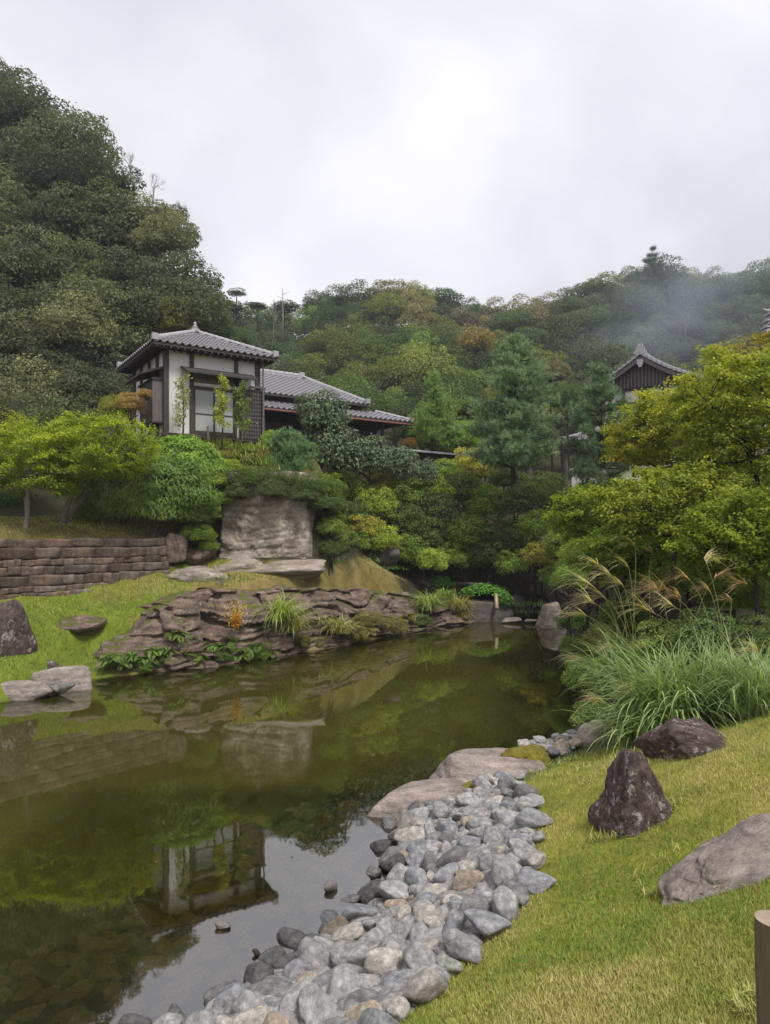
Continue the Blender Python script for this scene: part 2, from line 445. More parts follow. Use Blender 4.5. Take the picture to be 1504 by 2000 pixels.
ctrl += [(5, 11, 1.3), (7, 9.5, 2.2), (8, 12, 2.2), (6.5, 15, 1.5), (8, 18, 2.2), (10, 15, 2.8), (8, 22, 2.2), (9, 27, 2.6), (12, 25, 4), (14, 20, 4.2), (14, 32, 5.2), (9, 34, 5.4), (20, 34, 7),
         (16, 42, 7), (25, 20, 6), (25, 45, 9), (3, 29.6, 1.7), (5, 30, 1.7), (1, 29, 2.4), (2, 32, 4.2), (5, 33, 4.4), (-1, 27, 2.6), (-1, 29, 3.6), (-2, 31, 6.2), (1, 35, 6.4), (4, 37, 6.4),
         (-6, 32, 6.4), (-4, 38, 6.6), (-12, 30, 7.4), (-7.3, 23.4, 6.1), (-7.4, 24.4, 6.55), (-4.6, 25.6, 6.4), (-4.3, 26.3, 6.5), (-9, 28, 6.8), (-6, 29, 6.6), (-10.5, 25.5, 6.6), (-11.5, 28, 7.2),
         (-6.1, 23.5, 5.3), (-5.2, 23.4, 5.4), (-3.9, 23.6, 5.5), (-2.5, 23.8, 5.2), (-1.5, 23.4, 2.6), (-1.2, 25.3, 3.0), (-2.4, 25.4, 6.0), (-3, 24.8, 6.1), (-5.2, 22.0, 2.75), (-3.7, 22.15, 2.75),
         (-2.3, 22.5, 2.55), (-6.2, 21.7, 2.75), (-6.9, 22.9, 4.6), (-5.9, 22.3, 2.75), (-10.5, 21, 3.95), (-9, 22.5, 4.3), (-8, 22.3, 4.3), (-12.5, 18.5, 3.6), (-14, 22, 4.6), (-13, 25, 6.5),
         (0, -10, 2.4), (-8, -6, 1.8), (12, -4, 3.4), (-16, 1, 1.2), (-19, 9, 1.5), (-17, 14, 2.2), (-20, 17, 4), (-25, 22, 8), (-40, 10, 9), (-40, 30, 18), (0, -60, 4), (60, 0, 12), (60, 40, 18), (-60, -40, 5),
         (200, 0, 20), (-200, 0, 25), (0, -120, 5), (200, 300, 30), (-200, 300, 50), (0, 380, 25), (0, 220, 30), (120, 220, 35), (-120, 220, 45), (-200, -120, 8), (200, -120, 8)]
for px in range(320, 1750, 160):
    for t_ in (0.0, 0.3, 0.65, 1.0):
        top = s_back(px) * (1 - t_) + 850 * t_; Y = 122 * (1 - t_) ** 1.0 + 48 * t_
        q = P(px, top, Y); ctrl.append((q[0], q[1], q[2] - (7 * (1 - t_) + 3.5 * t_)))
    q = P(px, s_back(px), 122); ctrl.append((q[0] * 1.2, 150, q[2] - 12))
for px in (-300, -150, 0, 100, 200, 300, 370):
    for t_ in (0.0, 0.35, 0.7, 1.0):
        top = s_left(px) * (1 - t_) + 830 * t_; Y = 62 * (1 - t_) + 34 * t_
        if px > 250 and t_ == 1.0: continue
        q = P(px, top, Y); ctrl.append((q[0], q[1], q[2] - 5))
ctrl = np.array(ctrl)
keep = [0]
for i in range(1, len(ctrl)):
    if np.min(np.hypot(*(ctrl[keep, :2] - ctrl[i, :2]).T)) > 0.25: keep.append(i)
ctrl = ctrl[keep]
Kd = np.hypot(ctrl[:, None, 0] - ctrl[None, :, 0], ctrl[:, None, 1] - ctrl[None, :, 1])
nC = len(ctrl)
Amat = np.zeros((nC + 1, nC + 1)); Amat[:nC, :nC] = Kd; Amat[:nC, nC] = 1; Amat[nC, :nC] = 1
wts = np.linalg.solve(Amat, np.concatenate([ctrl[:, 2], [0]]))

xs = np.concatenate([np.arange(-320, -60, 20), np.arange(-60, -14, 2), np.arange(-14, 9, 0.22), np.arange(9, 60, 2), np.arange(60, 321, 20)])
ys = np.concatenate([np.arange(-140, -4, 8), np.arange(-4, 31, 0.22), np.arange(31, 131, 2), np.arange(131, 420, 20)])
GX, GY = np.meshgrid(xs, ys)
gx, gy = GX.ravel(), GY.ravel()
GD = pond_dist(gx, gy)
gz = np.zeros_like(gx)
for s in range(0, len(gx), 8000):
    r = np.hypot(gx[s:s + 8000, None] - ctrl[None, :, 0], gy[s:s + 8000, None] - ctrl[None, :, 1])
    gz[s:s + 8000] = r @ wts[:nC] + wts[nC]
rough = fbm(xyz(gx * 0.8, gy * 0.8), 3, 5) * 0.05
gz = gz + np.where(GD > 1.5, rough, 0)
bank_lim = np.where((gx > -7.4) & (gx < 3) & (gy > 15.5) & (gy < 27.5), np.where(gx < -4.6, np.where(GD < 1.0, 0.35 * GD, 0.35 + (GD - 1.0) * 1.5), np.where(GD < 1.05, 0.75 * GD, 0.79 + (GD - 1.05) * 5.0)), GD * 1.3 + 0.02)
gz = np.where(GD > 0, np.clip(np.minimum(gz, bank_lim), 0.02, None), 0)
lim_front = 2.62
gz = np.where((gx > -5.7) & (gx < 0.3) & (gy < 22.95) & (gy > 18), np.minimum(gz, lim_front), gz)
gz = np.where((gx > -2.05) & (gx < 0.6) & (gy < 25.3) & (gy >= 22.95), np.minimum(gz, 2.45 + 0.1 * (gy - 22.95)), gz)
near_shore = (gy < 9.5) & (gx > -4)
slope = np.where(near_shore, 0.14, 0.6)
gz = np.where(GD <= 0, -np.minimum(1.3, slope * -GD) - 0.03, gz)
GZ = gz.reshape(GX.shape)

def ground(x, y):
    x = np.asarray(x, float); y = np.asarray(y, float)
    i = np.clip(np.searchsorted(xs, x) - 1, 0, len(xs) - 2); j = np.clip(np.searchsorted(ys, y) - 1, 0, len(ys) - 2)
    u = (x - xs[i]) / (xs[i + 1] - xs[i]); v = (y - ys[j]) / (ys[j + 1] - ys[j])
    return GZ[j, i] * (1 - u) * (1 - v) + GZ[j, i + 1] * u * (1 - v) + GZ[j + 1, i] * (1 - u) * v + GZ[j + 1, i + 1] * u * v

def hit(px, py, y0=1.5, y1=140):
    """where the view ray through a pixel meets the terrain"""
    Y = np.concatenate([np.arange(y0, 32, 0.03), np.arange(32, y1, 0.3)])
    X = (px - CX) / F * Y; Z = H - (py - HY) / F * Y
    b = np.where(Z <= ground(X, Y))[0]
    k = b[0] if len(b) else len(Y) - 1
    return np.array([X[k], Y[k], float(ground(X[k], Y[k]))])

# what covers the ground where
n_a = fbm(xyz(gx * 0.5, gy * 0.5), 4, 11); n_b = fbm(xyz(gx * 2.2, gy * 2.2), 3, 12)
gc = np.tile(np.array([0.045, 0.04, 0.024]), (len(gx), 1))
def setc(mask, c, amt=1.0):
    gc[mask] = gc[mask] * (1 - amt) + np.array(c) * amt
near_lawn = (gx > -6) & (gy < 10.2) & (GD > 1.2) & (gx < 9)
setc(near_lawn, (0.24, 0.23, 0.045))
setc(near_lawn & (n_a + n_b * 0.5 > 0.1), (0.27, 0.24, 0.06), 0.7)
wall_side = (gx - A_W[0]) * N_W[0] + (gy - A_W[1]) * N_W[1]
left_lawn = (wall_side > 0.15) & (gx < -2.8) & (GD > 0) & (gy < 21.8) & (gy > 12)
setc(left_lawn, (0.15, 0.20, 0.026))
setc(left_lawn & (n_a + n_b * 0.7 > 0.18), (0.21, 0.185, 0.05), 0.75)
mound = (gy > 19.6) & (gy < 27.3) & (GD > 0) & (gx > -5.6) & (gx < 2.0) & (gz < 2.5) & (gy < 26.0)
setc(mound, (0.20, 0.165, 0.055)); setc(mound & (n_b > 0.0), (0.26, 0.20, 0.085), 0.8)
terrace = (wall_side < -0.15) & (wall_side > -2.6) & (gx < -6.5) & (gy < 23) & (gy > 14)
setc(terrace, (0.13, 0.11, 0.04))
bank = (gx > -7.6) & (gx < -2) & (gy > 22.6) & (gy < 26.2) & (gz > 4.2)
setc(bank, (0.13, 0.115, 0.045))
setc((GD < 1.25) & (gy < 11) & (gx > -6), (0.09, 0.085, 0.07))
setc(GD < 0, (0.06, 0.05, 0.018))

gm, gt, gb = new_mat('ground')
ga = N(gt, 'ShaderNodeAttribute', attribute_name='gcol')
gn = N(gt, 'ShaderNodeTexNoise', Scale=3.0, Detail=9.0, Roughness=0.7); gt.links.new(world_pos(gt), gn.inputs['Vector'])
gr = ramp(gt, gn.outputs['Fac'], [(0.3, (0.6, 0.6, 0.6)), (0.7, (1.35, 1.3, 1.25))])
gt.links.new(mixc(gt, 'MULTIPLY', 1.0, ga.outputs['Color'], gr.outputs[0]), gb.inputs['Base Color'])
gb.inputs['Roughness'].default_value = 0.95; gb.inputs['Specular IOR Level'].default_value = 0.15
gn2 = N(gt, 'ShaderNodeTexNoise', Scale=25.0, Detail=5.0, Roughness=0.7); gt.links.new(world_pos(gt), gn2.inputs['Vector'])
add_bump(gt, gb, gn2.outputs['Fac'], 0.6, 0.03)
gmb = MB().grid(np.stack([GX, GY, GZ], -1))
g_me = gmb.mesh('ground', gm, True)
ca = g_me.attributes.new('gcol', 'FLOAT_COLOR', 'POINT')
ca.data.foreach_set('color', np.concatenate([gc, np.ones((len(gc), 1))], 1).astype(np.float32).ravel())
tag(link('ground', g_me), 'garden ground rising from the pond into wooded hills', None, kind='structure')

# ------------------------------------------------------------------ pond water
wx = np.arange(-16.4, 7.3, 0.25); wy = np.arange(2.0, 28.8, 0.25)
WX, WY = np.meshgrid(wx, wy)
WD = pond_dist(WX.ravel(), WY.ravel())
wdep = np.clip(-ground(WX.ravel(), WY.ravel()), 0, 2)
murk = 1 - np.exp(-1.0 * wdep)
mb = MB().grid(np.stack([WX, WY, np.zeros_like(WX)], -1), tint=murk)
qd = mb.q[0]; mb.q[0] = qd[np.min(WD[qd], axis=1) < 0.25]
wm, wt, wb = new_mat('pond_water'); wt.nodes.remove(wb); wo = wt.nodes['Material Output']
wa = N(wt, 'ShaderNodeAttribute', attribute_name='tint')
w_tr = wt.nodes.new('ShaderNodeBsdfTransparent'); w_tr.inputs[0].default_value = (0.95, 0.87, 0.58, 1)
w_di = wt.nodes.new('ShaderNodeBsdfDiffuse'); w_di.inputs[0].default_value = (0.072, 0.069, 0.014, 1)
w_gl = N(wt, 'ShaderNodeBsdfGlossy', Roughness=0.02); w_gl.inputs[0].default_value = (0.95, 0.95, 0.95, 1)
w_fr = N(wt, 'ShaderNodeFresnel', IOR=2.9)
wn1 = N(wt, 'ShaderNodeTexNoise', Scale=1.3, Detail=3.0, Roughness=0.5); wt.links.new(world_pos(wt, (1, 0.6, 1)), wn1.inputs['Vector'])
wbp = N(wt, 'ShaderNodeBump', Strength=0.11, Distance=0.02); wt.links.new(wn1.outputs['Fac'], wbp.inputs['Height'])
wt.links.new(wbp.outputs[0], w_gl.inputs['Normal'])
w_m1 = wt.nodes.new('ShaderNodeMixShader'); wt.links.new(wa.outputs['Fac'], w_m1.inputs[0]); wt.links.new(w_tr.outputs[0], w_m1.inputs[1]); wt.links.new(w_di.outputs[0], w_m1.inputs[2])
w_m2 = wt.nodes.new('ShaderNodeMixShader'); wt.links.new(w_fr.outputs[0], w_m2.inputs[0]); wt.links.new(w_m1.outputs[0], w_m2.inputs[1]); wt.links.new(w_gl.outputs[0], w_m2.inputs[2])
wt.links.new(w_m2.outputs[0], wo.inputs['Surface'])
tag(mb.build('pond_water', wm, smooth=True), 'dark green still pond water', None, kind='structure')

# ------------------------------------------------------------------ rocks
_ico = {}
def ico(n):
    if n not in _ico:
        bm = bmesh.new(); bmesh.ops.create_icosphere(bm, subdivisions=n, radius=1.0)
        V = np.array([v.co[:] for v in bm.verts]); T = np.array([[v.index for v in f.verts] for f in bm.faces]); bm.free()
        _ico[n] = (V / np.linalg.norm(V, axis=1, keepdims=True), T)
    return _ico[n]

def rock_verts(seed, planes=None, k=12, sharp=14.0, amp=0.06, freq=2.2, sub=4, dmin=0.6):
    """a boulder: directions pushed out to a rounded polytope, then roughened"""
    rs = np.random.RandomState(seed)
    D, T = ico(sub)
    if planes is None:
        n = rs.normal(size=(k, 3)); n /= np.linalg.norm(n, axis=1, keepdims=True); d = rs.uniform(dmin, 1.0, k)
    else:
        n = np.array([p[:3] for p in planes], float); n /= np.linalg.norm(n, axis=1, keepdims=True); d = np.array([p[3] for p in planes], float)
    s = np.clip((D @ n.T) / d, 0.02, None)
    r = 1.0 / (np.sum(s ** sharp, axis=1) ** (1 / sharp))
    r = np.minimum(r, 1.6)
    V = D * r[:, None]
    V = V * (1 + amp * fbm(V * freq, 5, seed)[:, None] * 1.6)
    if sub >= 5: V = V * (1 + 0.035 * (np.abs(fbm(V * freq * 3.5, 4, seed + 40)) - 0.2)[:, None] - 0.02 * np.clip(fbm(V * 14, 3, seed + 50), 0, 1)[:, None])
    return V, T

def rock(name, c, size, mat, seed, rz=0.0, tilt=(0, 0), parent=None, label=None, cat='rock', group=None, color=None, **kw):
    V, T = rock_verts(seed, **kw)
    o = MB().add(V, tris=T).build(name, M[mat], parent, True, loc=c, rot=(tilt[0], tilt[1], rz), scale=size, color=color)
    if label: tag(o, label, cat, group)
    return o

# layered outcrop of the far bank
OUT = [(165, 1327, 1300), (215, 1322, 1262), (260, 1317, 1240), (310, 1312, 1205), (345, 1308, 1180), (390, 1302, 1160), (440, 1297, 1150), (490, 1290, 1152), (540, 1283, 1158), (600, 1272, 1147),
       (680, 1260, 1152), (760, 1244, 1152), (830, 1228, 1158), (890, 1220, 1178), (930, 1214, 1200), (955, 1212, 1212)]
def outcrop(name, p0, p1, label, seed, inset, lump=0.25, nu=170, nv=84, thick=0.4):
    u = np.linspace(0, 1, nu); px = p0 + (p1 - p0) * u
    wy_ = np.interp(px, [a[0] for a in OUT], [a[1] for a in OUT]); ty_ = np.interp(px, [a[0] for a in OUT], [a[2] for a in OUT])
    Yw = H * F / (wy_ - HY); base = np.stack([(px - CX) / F * Yw, Yw], 1)
    tan = np.gradient(base, axis=0); tan /= np.linalg.norm(tan, axis=1, keepdims=True)
    nin = np.stack([-tan[:, 1], tan[:, 0]], 1)
    nin[nin[:, 1] < 0] *= -1
    endf = np.clip(np.minimum(u, 1 - u) / 0.10, 0, 1) ** 0.6
    ins = inset * (0.55 + 0.45 * endf)
    Yt = Yw + ins * nin[:, 1]
    zt = H - (ty_ - HY) / F * Yt
    zt = np.maximum(zt, 0.12)
    G = np.zeros((nv, nu, 3))
    s_arc = np.concatenate([[0], np.cumsum(np.hypot(*np.diff(base, axis=0).T))])
    for k in range(nv):
        v = k / (nv - 1)
        if v < 0.72:
            f = v / 0.72; z = -0.45 + (zt + 0.45) * f
            hfrac = np.clip(z / np.maximum(zt, 0.1), 0, 1)
            inn = ins * hfrac ** 1.5
        else:
            f = (v - 0.72) / 0.28; z = zt - 0.55 * f ** 1.6 + 0.10 * np.sin(f * 3.1); inn = ins + f * 1.5; hfrac = np.ones(nu)
        zq = z + 0.13 * s_arc * 0.12 + 0.09 * fbm(xyz(s_arc * 0.55, seed, z * 0.3), 3, seed)
        ph = (zq / thick) + 0.9 * vnoise(xyz(s_arc * 0.45, np.floor(zq / thick), seed * 1.0), seed + 3)
        fr = ph - np.floor(ph)
        msk = np.clip(0.75 + 0.9 * fbm(xyz(s_arc * 0.8, np.floor(ph) * 2.1, 4.0), 2, seed + 2), 0.1, 1.3)
        led = (np.where(fr < 0.18, -0.16 * (1 - np.abs(fr / 0.09 - 1)), 0.17 * (1 - fr) ** 0.7) * msk + 0.035 * np.sin(ph * 21 + 3 * vnoise(xyz(s_arc * 1.5, 0.0, z), seed))) * np.where(v < 0.72, 1, 0.15)
        bid = np.floor(s_arc / 0.85 + 0.6 * fbm(xyz(s_arc * 1.3, z * 2, seed), 2, seed + 6) + _hash(np.floor(ph).astype(int), 0 * np.floor(ph).astype(int), 0 * np.floor(ph).astype(int), seed) * 3)
        layer = _hash(bid.astype(int), np.floor(ph).astype(int), 0 * bid.astype(int), seed + 8) * 0.13
        lum = lump * fbm(xyz(s_arc * 0.75, seed, z * 0.8), 3, seed + 5)
        off = (led + layer * (v < 0.72) + lum) * endf * np.clip((z + 0.35) / 0.4, 0, 1)
        if v >= 0.72: off = off * max(0.0, 1 - f * 2)
        G[k, :, 0] = base[:, 0] + nin[:, 0] * (inn - off); G[k, :, 1] = base[:, 1] + nin[:, 1] * (inn - off); G[k, :, 2] = z
        if v >= 0.72: G[k, :, 2] += 0.07 * fbm(xyz(s_arc * 1.6, f * 2 * np.ones(nu), seed), 3, seed + 9)
    G += 0.06 * np.stack([fbm(G * 3.2, 4, seed + i) for i in (20, 21, 22)], -1)
    o = MB().grid(G, flip=False).build(name, M['ledge_rock'], None, True)
    tag(o, label, 'rock')
    return o
outcrop('rock_outcrop', 165, 400, 'low reddish rock slope rising from the water beside the left bank lawn', 31, 1.0, 0.34, 110, thick=0.5)
outcrop('rock_outcrop', 325, 575, 'bulging purple brown layered rock with the orange plant on it', 37, 0.9, 0.62, 130, thick=0.62)
outcrop('rock_outcrop', 530, 955, 'long layered brown rock ledge running along the far side of the pond', 43, 1.0, 0.30, 240, thick=0.46)

# carved cliff under the house bank
nu, nv = 110, 80
G = np.zeros((nv, nu, 3)); uu = np.linspace(0, 1, nu)
for k in range(nv):
    v = k / (nv - 1)
    z = 2.2 + 3.1 * v
    px = 408 + (628 - 408) * uu
    Y = 22.55 - 0.25 * np.sin(uu * math.pi) + 0.16 * v + 2.2 * np.clip((uu - 0.86) / 0.14, 0, 1) ** 2 + 1.2 * np.clip((0.10 - uu) / 0.10, 0, 1) ** 2
    X = (px - CX) / F * 22.5 - 0.22 * v * np.clip((uu - 0.7) / 0.3, 0, 1) + 0.25 * v * np.clip((0.3 - uu) / 0.3, 0, 1)
    zz_ = z + 0.10 * np.sin(uu * 5)
    crack = -0.10 * np.exp(-((zz_ - 4.35 - 0.03 * np.sin(uu * 21)) / 0.03) ** 2) * (uu > 0.2) * (uu < 0.8) + sum(-0.06 * np.exp(-((zz_ - c_z - 0.05 * fbm(xyz(uu * 5, c_z, 1.0), 2, 75)) / 0.022) ** 2) * np.clip(0.4 + 1.6 * vnoise(xyz(uu * 7, c_z * 3, 2.0), 76), 0, 1) for c_z in (2.75, 3.05, 3.3, 3.62, 3.95, 4.15, 4.6))
    top = 0.22 * np.clip((z - 4.4) / 0.5, 0, 1)
    n_ = 0.16 * fbm(xyz(X * 2.2, z * 2.8, 3.0), 5, 71, 0.6) + 0.05 * fbm(xyz(X * 0.7, z * 9, 5.0), 3, 72)
    G[k, :, 0] = X; G[k, :, 1] = Y - n_ - crack * 1.0 + top * 0.6 * fbm(xyz(X * 2, z, 1.0), 3, 74); G[k, :, 2] = z + 0.12 * fbm(xyz(X, z, 9.0), 2, 73)
tag(MB().grid(G).build('carved_cliff', M['cliff'], None, True), 'bare grey beige rock face below the white house, shrubs over its top', 'cliff')

def gp(px, py):
    return hit(px, py)

# low rock steps in front of the cliff and flat rocks in the left lawn
def lowrock(px, py, wpx, hpx, label, seed, mat='ledge_rock', depth=0.5, rz=0.0, sink=0.45, Y=None, cat='rock', **kw):
    q = gp(px, py) if Y is None else P(px, py, Y)
    w = wpx / F * q[1] / 2; h = hpx / F * q[1]
    return rock('rock', (q[0], q[1], q[2] + h * (0.5 - sink) * 0.6), (w, depth * w if depth < 1 else depth, h * 0.75), mat, seed, rz, label=label, cat=cat, **kw)
lowrock(545, 1116, 235, 34, 'long low beige rock step at the foot of the cliff', 51, 'cliff', 0.45, 0.15, Y=22.0, sharp=9, k=16, amp=0.16, freq=3.2)
lowrock(455, 1120, 165, 34, 'low beige rock step left of the longer one below the cliff', 59, 'cliff', 0.5, 0.2, Y=21.7, sharp=9, k=16, amp=0.16, freq=3.2)
lowrock(390, 1134, 170, 36, 'short beige rock step between the stone wall and the grassy mound', 52, 'cliff', 0.5, 0.3, Y=21.1, sharp=9, k=16, amp=0.16, freq=3.2)
lowrock(168, 1220, 110, 34, 'flat reddish rock lying in the left lawn below the stone wall', 53, depth=0.7, rz=0.5, sink=0.75, sharp=8, amp=0.1)
lowrock(330, 1183, 130, 26, 'narrow reddish rock strip in the grass above the outcrop', 54, depth=0.5, rz=0.55, sink=0.9)
lowrock(22, 1262, 110, 110, 'large dark rounded boulder on the lawn at the picture edge', 55, 'boulder', 0.8, 0.2, sink=0.35)
lowrock(132, 1328, 92, 42, 'rounded pale brown rock sloping into the water beside small stones', 56, 'slab_rock', 0.7, 0.1, Y=15.7, k=8, sharp=6, dmin=0.75)
lowrock(92, 1303, 70, 26, 'dark ridge of rock above the pale shore rock', 57, 'boulder', 0.6, -0.5, Y=16.4)
lowrock(34, 1364, 92, 28, 'flat pale rock at the left water edge', 58, 'slab_rock', 0.6, 0.15, Y=14.7, k=8, sharp=6, dmin=0.75)
for i, (px, py, w) in enumerate([(92, 1348, 20), (104, 1350, 16), (112, 1342, 22), (100, 1338, 14), (122, 1344, 16)]):
    q = P(px, py, 15.0)
    rock('stone', (q[0], q[1], max(0.03, q[2])), (w / F * 15, w / F * 9, w / F * 7), 'cobble', 500 + i, i * 0.9, label='small grey stone in the little heap between the two pale shore rocks', cat='stone', group='small stones by the left shore', color=(0.55, 0.52, 0.5), sub=3)

# inlet at the far end
q = P(960, 1215, 27.6)
rock('rock', (q[0] - 0.1, 27.7, 0.3), (0.95, 0.45, 0.5), 'cut_stone', 61, 0.05, label='dark squared rock under the bamboo spout at the far inlet', cat='rock', planes=[(1, 0, 0.1, .95), (-1, 0, .1, .95), (0, -1, .1, .9), (0, 1, 0, .9), (0.05, 0, 1, .9), (0, 0, -1, 1), (.7, -.7, .3, 1.05)], sharp=20)
q = P(1035, 1190, 28.0)
rock('rock', (q[0] - 0.35, 28.3, 0.35), (0.6, 0.4, 0.55), 'cut_stone', 62, 0.4, label='dark upright rock in the shade behind the inlet grass', cat='rock', sharp=20)
for i, (px, py, w, lb) in enumerate([(1000, 1209, 40, 'flat tan stone at the waterline nearer the bamboo spout'), (1040, 1211, 44, 'flat grey stone at the waterline beside the pale standing rock')]):
    q = P(px, py, 27.0)
    rock('stone', (q[0], q[1], 0.05), (w / F * 14, 0.25, 0.11), 'slab_rock', 63 + i, 0.1, label=lb, cat='stone', sub=3)
q = P(1078, 1220, 26.0)
rock('rock', (q[0], q[1], 0.32), (0.5, 0.42, 0.58), 'slab_rock', 66, 0.2, label='pale upright rock standing in the water at the far shore', cat='rock',
     planes=[(-0.95, 0, .32, .75), (0.9, 0, .3, .85), (0, -.95, .3, .8), (0, .9, .2, .8), (-.2, 0, 1, .85), (0, 0, -1, .9), (.6, -.6, .5, .8)], sharp=16)
for i, (px, py, Y, w, h, lb) in enumerate([(740, 1098, 26.8, 90, 50, 'dark rock under the yellow green shrub behind the mound'), (920, 1150, 29.0, 80, 40, 'pale rock in the shade behind the green groundcover'), (1045, 1150, 28.6, 60, 56, 'mottled rock in the shade under the far shrubs'),
                                           (1090, 1165, 27.4, 50, 46, 'brown rock leaning above the pale standing rock')]):
    q = P(px, py, Y)
    rock('rock', (q[0], q[1], q[2]), (w / F * Y / 2, 0.5, h / F * Y / 2), 'cut_stone', 67 + i, i * 0.7, label=lb, cat='rock')

# slabs and boulders on the near shore
q = P(985, 1512, 9.4)
slab_a = rock('rock', (1.46, 9.60, 0.12), (0.86, 0.78, 0.40), 'slab_rock', 81, 0.12, label='broad flat pale rock at the pond edge with moss on its far end', cat='rock',
              planes=[(0, 0, 1, .75), (0.25, 0, 1, .86), (0, 0, -1, 1), (-1, 0, .25, .85), (1, 0, .5, .9), (0, -1, .35, .85), (0, 1, .6, .8), (-.6, .7, .4, .85), (.6, .7, .5, .85), (-.5, -.8, .3, .85)], sharp=22, amp=0.04, sub=5)
slab_b = rock('rock', (0.55, 8.85, 0.03), (0.70, 0.42, 0.34), 'slab_rock', 82, 0.30, label='low pointed pale rock reaching into the water in front of the broad flat rock', cat='rock',
              planes=[(-.25, -.1, 1, .72), (.2, 0, 1, .8), (0, 0, -1, 1), (-.7, -.7, .3, .8), (-.7, .6, .3, .8), (1, 0, .4, .9), (0, -1, .5, .8), (0, 1, .4, .8)], sharp=20, amp=0.05, sub=5)
def moss_on(parent_label_rock, spots, seed):
    for i, (x, y, z, r) in enumerate(spots):
        V, T = rock_verts(seed + i, k=10, amp=0.16, freq=3.0, sub=4)
        o = MB().add(V * np.array(r) + np.array([x, y, z]), tris=T).build('moss_patch', M['moss'], None, True)
        o.parent = parent_label_rock; bpy.context.view_layer.update(); o.matrix_parent_inverse = parent_label_rock.matrix_world.inverted()
bpy.context.view_layer.update()
moss_on(slab_a, [(1.98, 9.72, 0.36, (0.30, 0.38, 0.10))], 200)
moss_on(slab_b, [(0.98, 8.80, 0.20, (0.22, 0.14, 0.075))], 210)

g_ = gp(1252, 1612)
PYR = g_
rock('boulder', (g_[0] + 0.01, g_[1] + 0.10, g_[2] + 0.18), (0.33, 0.29, 0.42), 'boulder', 91, 0.1, label='dark pyramid shaped boulder standing upright on the lawn', cat='boulder',
     planes=[(-.95, -.15, .30, .62), (.80, -.1, .58, .62), (0, -1, .38, .72), (.1, 1, .4, .7), (0.05, 0, 1, 1.02), (0, 0, -1, .8), (-.7, -.7, .3, .78), (.75, -.65, .35, .80)], sharp=16, amp=0.10, sub=6)
g_ = gp(1335, 1470)
MOSSR = rock('boulder', (g_[0] + 0.02, g_[1] + 0.12, g_[2] + 0.05), (0.44, 0.28, 0.28), 'boulder', 92, -0.30, (0, -0.12), label='rounded purple brown boulder with moss patches below the tall grass', cat='boulder', k=9, amp=0.09, dmin=0.7, sub=6)
g_ = gp(1400, 1728)
FLATR = rock('boulder', (g_[0] + 0.12, g_[1] + 0.08, g_[2] + 0.03), (0.62, 0.34, 0.24), 'boulder_pale', 96, 0.35, (0.22, -0.26), label='wrinkled grey brown boulder lying low in the lawn above the wooden post', cat='boulder', k=16, sharp=10, amp=0.22, freq=2.2, sub=6)
bpy.context.view_layer.update()
c_ = np.array(MOSSR.location)
moss_on(MOSSR, [(c_[0] + 0.10, c_[1] - 0.22, c_[2] + 0.08, (0.15, 0.07, 0.075)), (c_[0] - 0.14, c_[1] - 0.20, c_[2] - 0.02, (0.13, 0.06, 0.06))], 220)
g_ = gp(1460, 1402)
rock('rock', (g_[0] + 0.3, g_[1] + 0.2, g_[2] - 0.02), (0.6, 0.15, 0.10), 'boulder', 94, 0.35, label='low dark rock edging at the top of the lawn', cat='rock')
q = P(1150, 1448, 10.6)
rock('rock', (q[0], 10.5, 0.22), (0.28, 0.22, 0.24), 'slab_rock', 95, 0.3, label='olive brown rock at the water under the tall grass', cat='rock', color=None)

# ------------------------------------------------------------------ cobble bank
COBS = []
for s in range(12):
    V, T = rock_verts(300 + s, k=7 + s % 6, sharp=[5, 6, 8, 11][s % 4], amp=0.055, freq=2.0, sub=4, dmin=0.68)
    V = V / np.abs(V).max(axis=0)
    COBS.append(MB().add(V, tris=T).mesh('cobble', M['cobble'], True))
CLS = [('mid grey rounded cobble on the bank between pond and lawn', (0.92, 0.92, 0.93), 0.40), ('blue grey cobble on the bank between pond and lawn', (0.74, 0.77, 0.82), 0.18),
       ('dark grey cobble on the bank between pond and lawn', (0.55, 0.555, 0.565), 0.14), ('pale warm grey cobble on the bank between pond and lawn', (1.18, 1.12, 1.04), 0.14),
       ('tan brown cobble on the bank between pond and lawn', (1.02, 0.86, 0.68), 0.09), ('greenish grey cobble on the bank between pond and lawn', (0.86, 0.91, 0.82), 0.05)]
rs = np.random.RandomState(7)
placed = []
def dmax_at(y): return float(np.interp(y, [4, 8.0, 9.0, 10.2], [1.46, 1.40, 1.05, 0.75]))
def in_slab(x, y): return ((x - 1.46) / 0.86) ** 2 + ((y - 9.62) / 0.74) ** 2 < 1 or ((x - 0.55) / 0.68) ** 2 + ((y - 8.85) / 0.36) ** 2 < 1
cand = np.stack([rs.uniform(-2.4, 3.7, 60000), rs.uniform(3.3, 10.9, 60000)], 1)
cd = pond_dist(cand[:, 0], cand[:, 1])
cand = cand[(cd > -0.28) & (cd < 1.65)]; cd = cd[(cd > -0.28) & (cd < 1.65)] if False else pond_dist(cand[:, 0], cand[:, 1])
for phase, (lo, hi, fac) in enumerate([(0.115, 0.15, 0.88), (0.078, 0.112, 0.82), (0.05, 0.075, 0.80)]):
    for (x, y), d in zip(cand[phase * len(cand) // 3:(phase + 1) * len(cand) // 3], cd[phase * len(cand) // 3:(phase + 1) * len(cand) // 3]):
        if d > dmax_at(y) or in_slab(x, y): continue
        if d < -0.03 and rs.rand() > 0.04: continue
        r = rs.uniform(lo, hi)
        if any((x - a) ** 2 + (y - b) ** 2 < (fac * (r + c)) ** 2 for a, b, c in placed): continue
        placed.append((x, y, r))
def in_view(x, y, z, m=40):
    px = CX + x / y * F; py = HY + (H - z) / y * F
    return -m < px < 1504 + m and py < 2000 + m
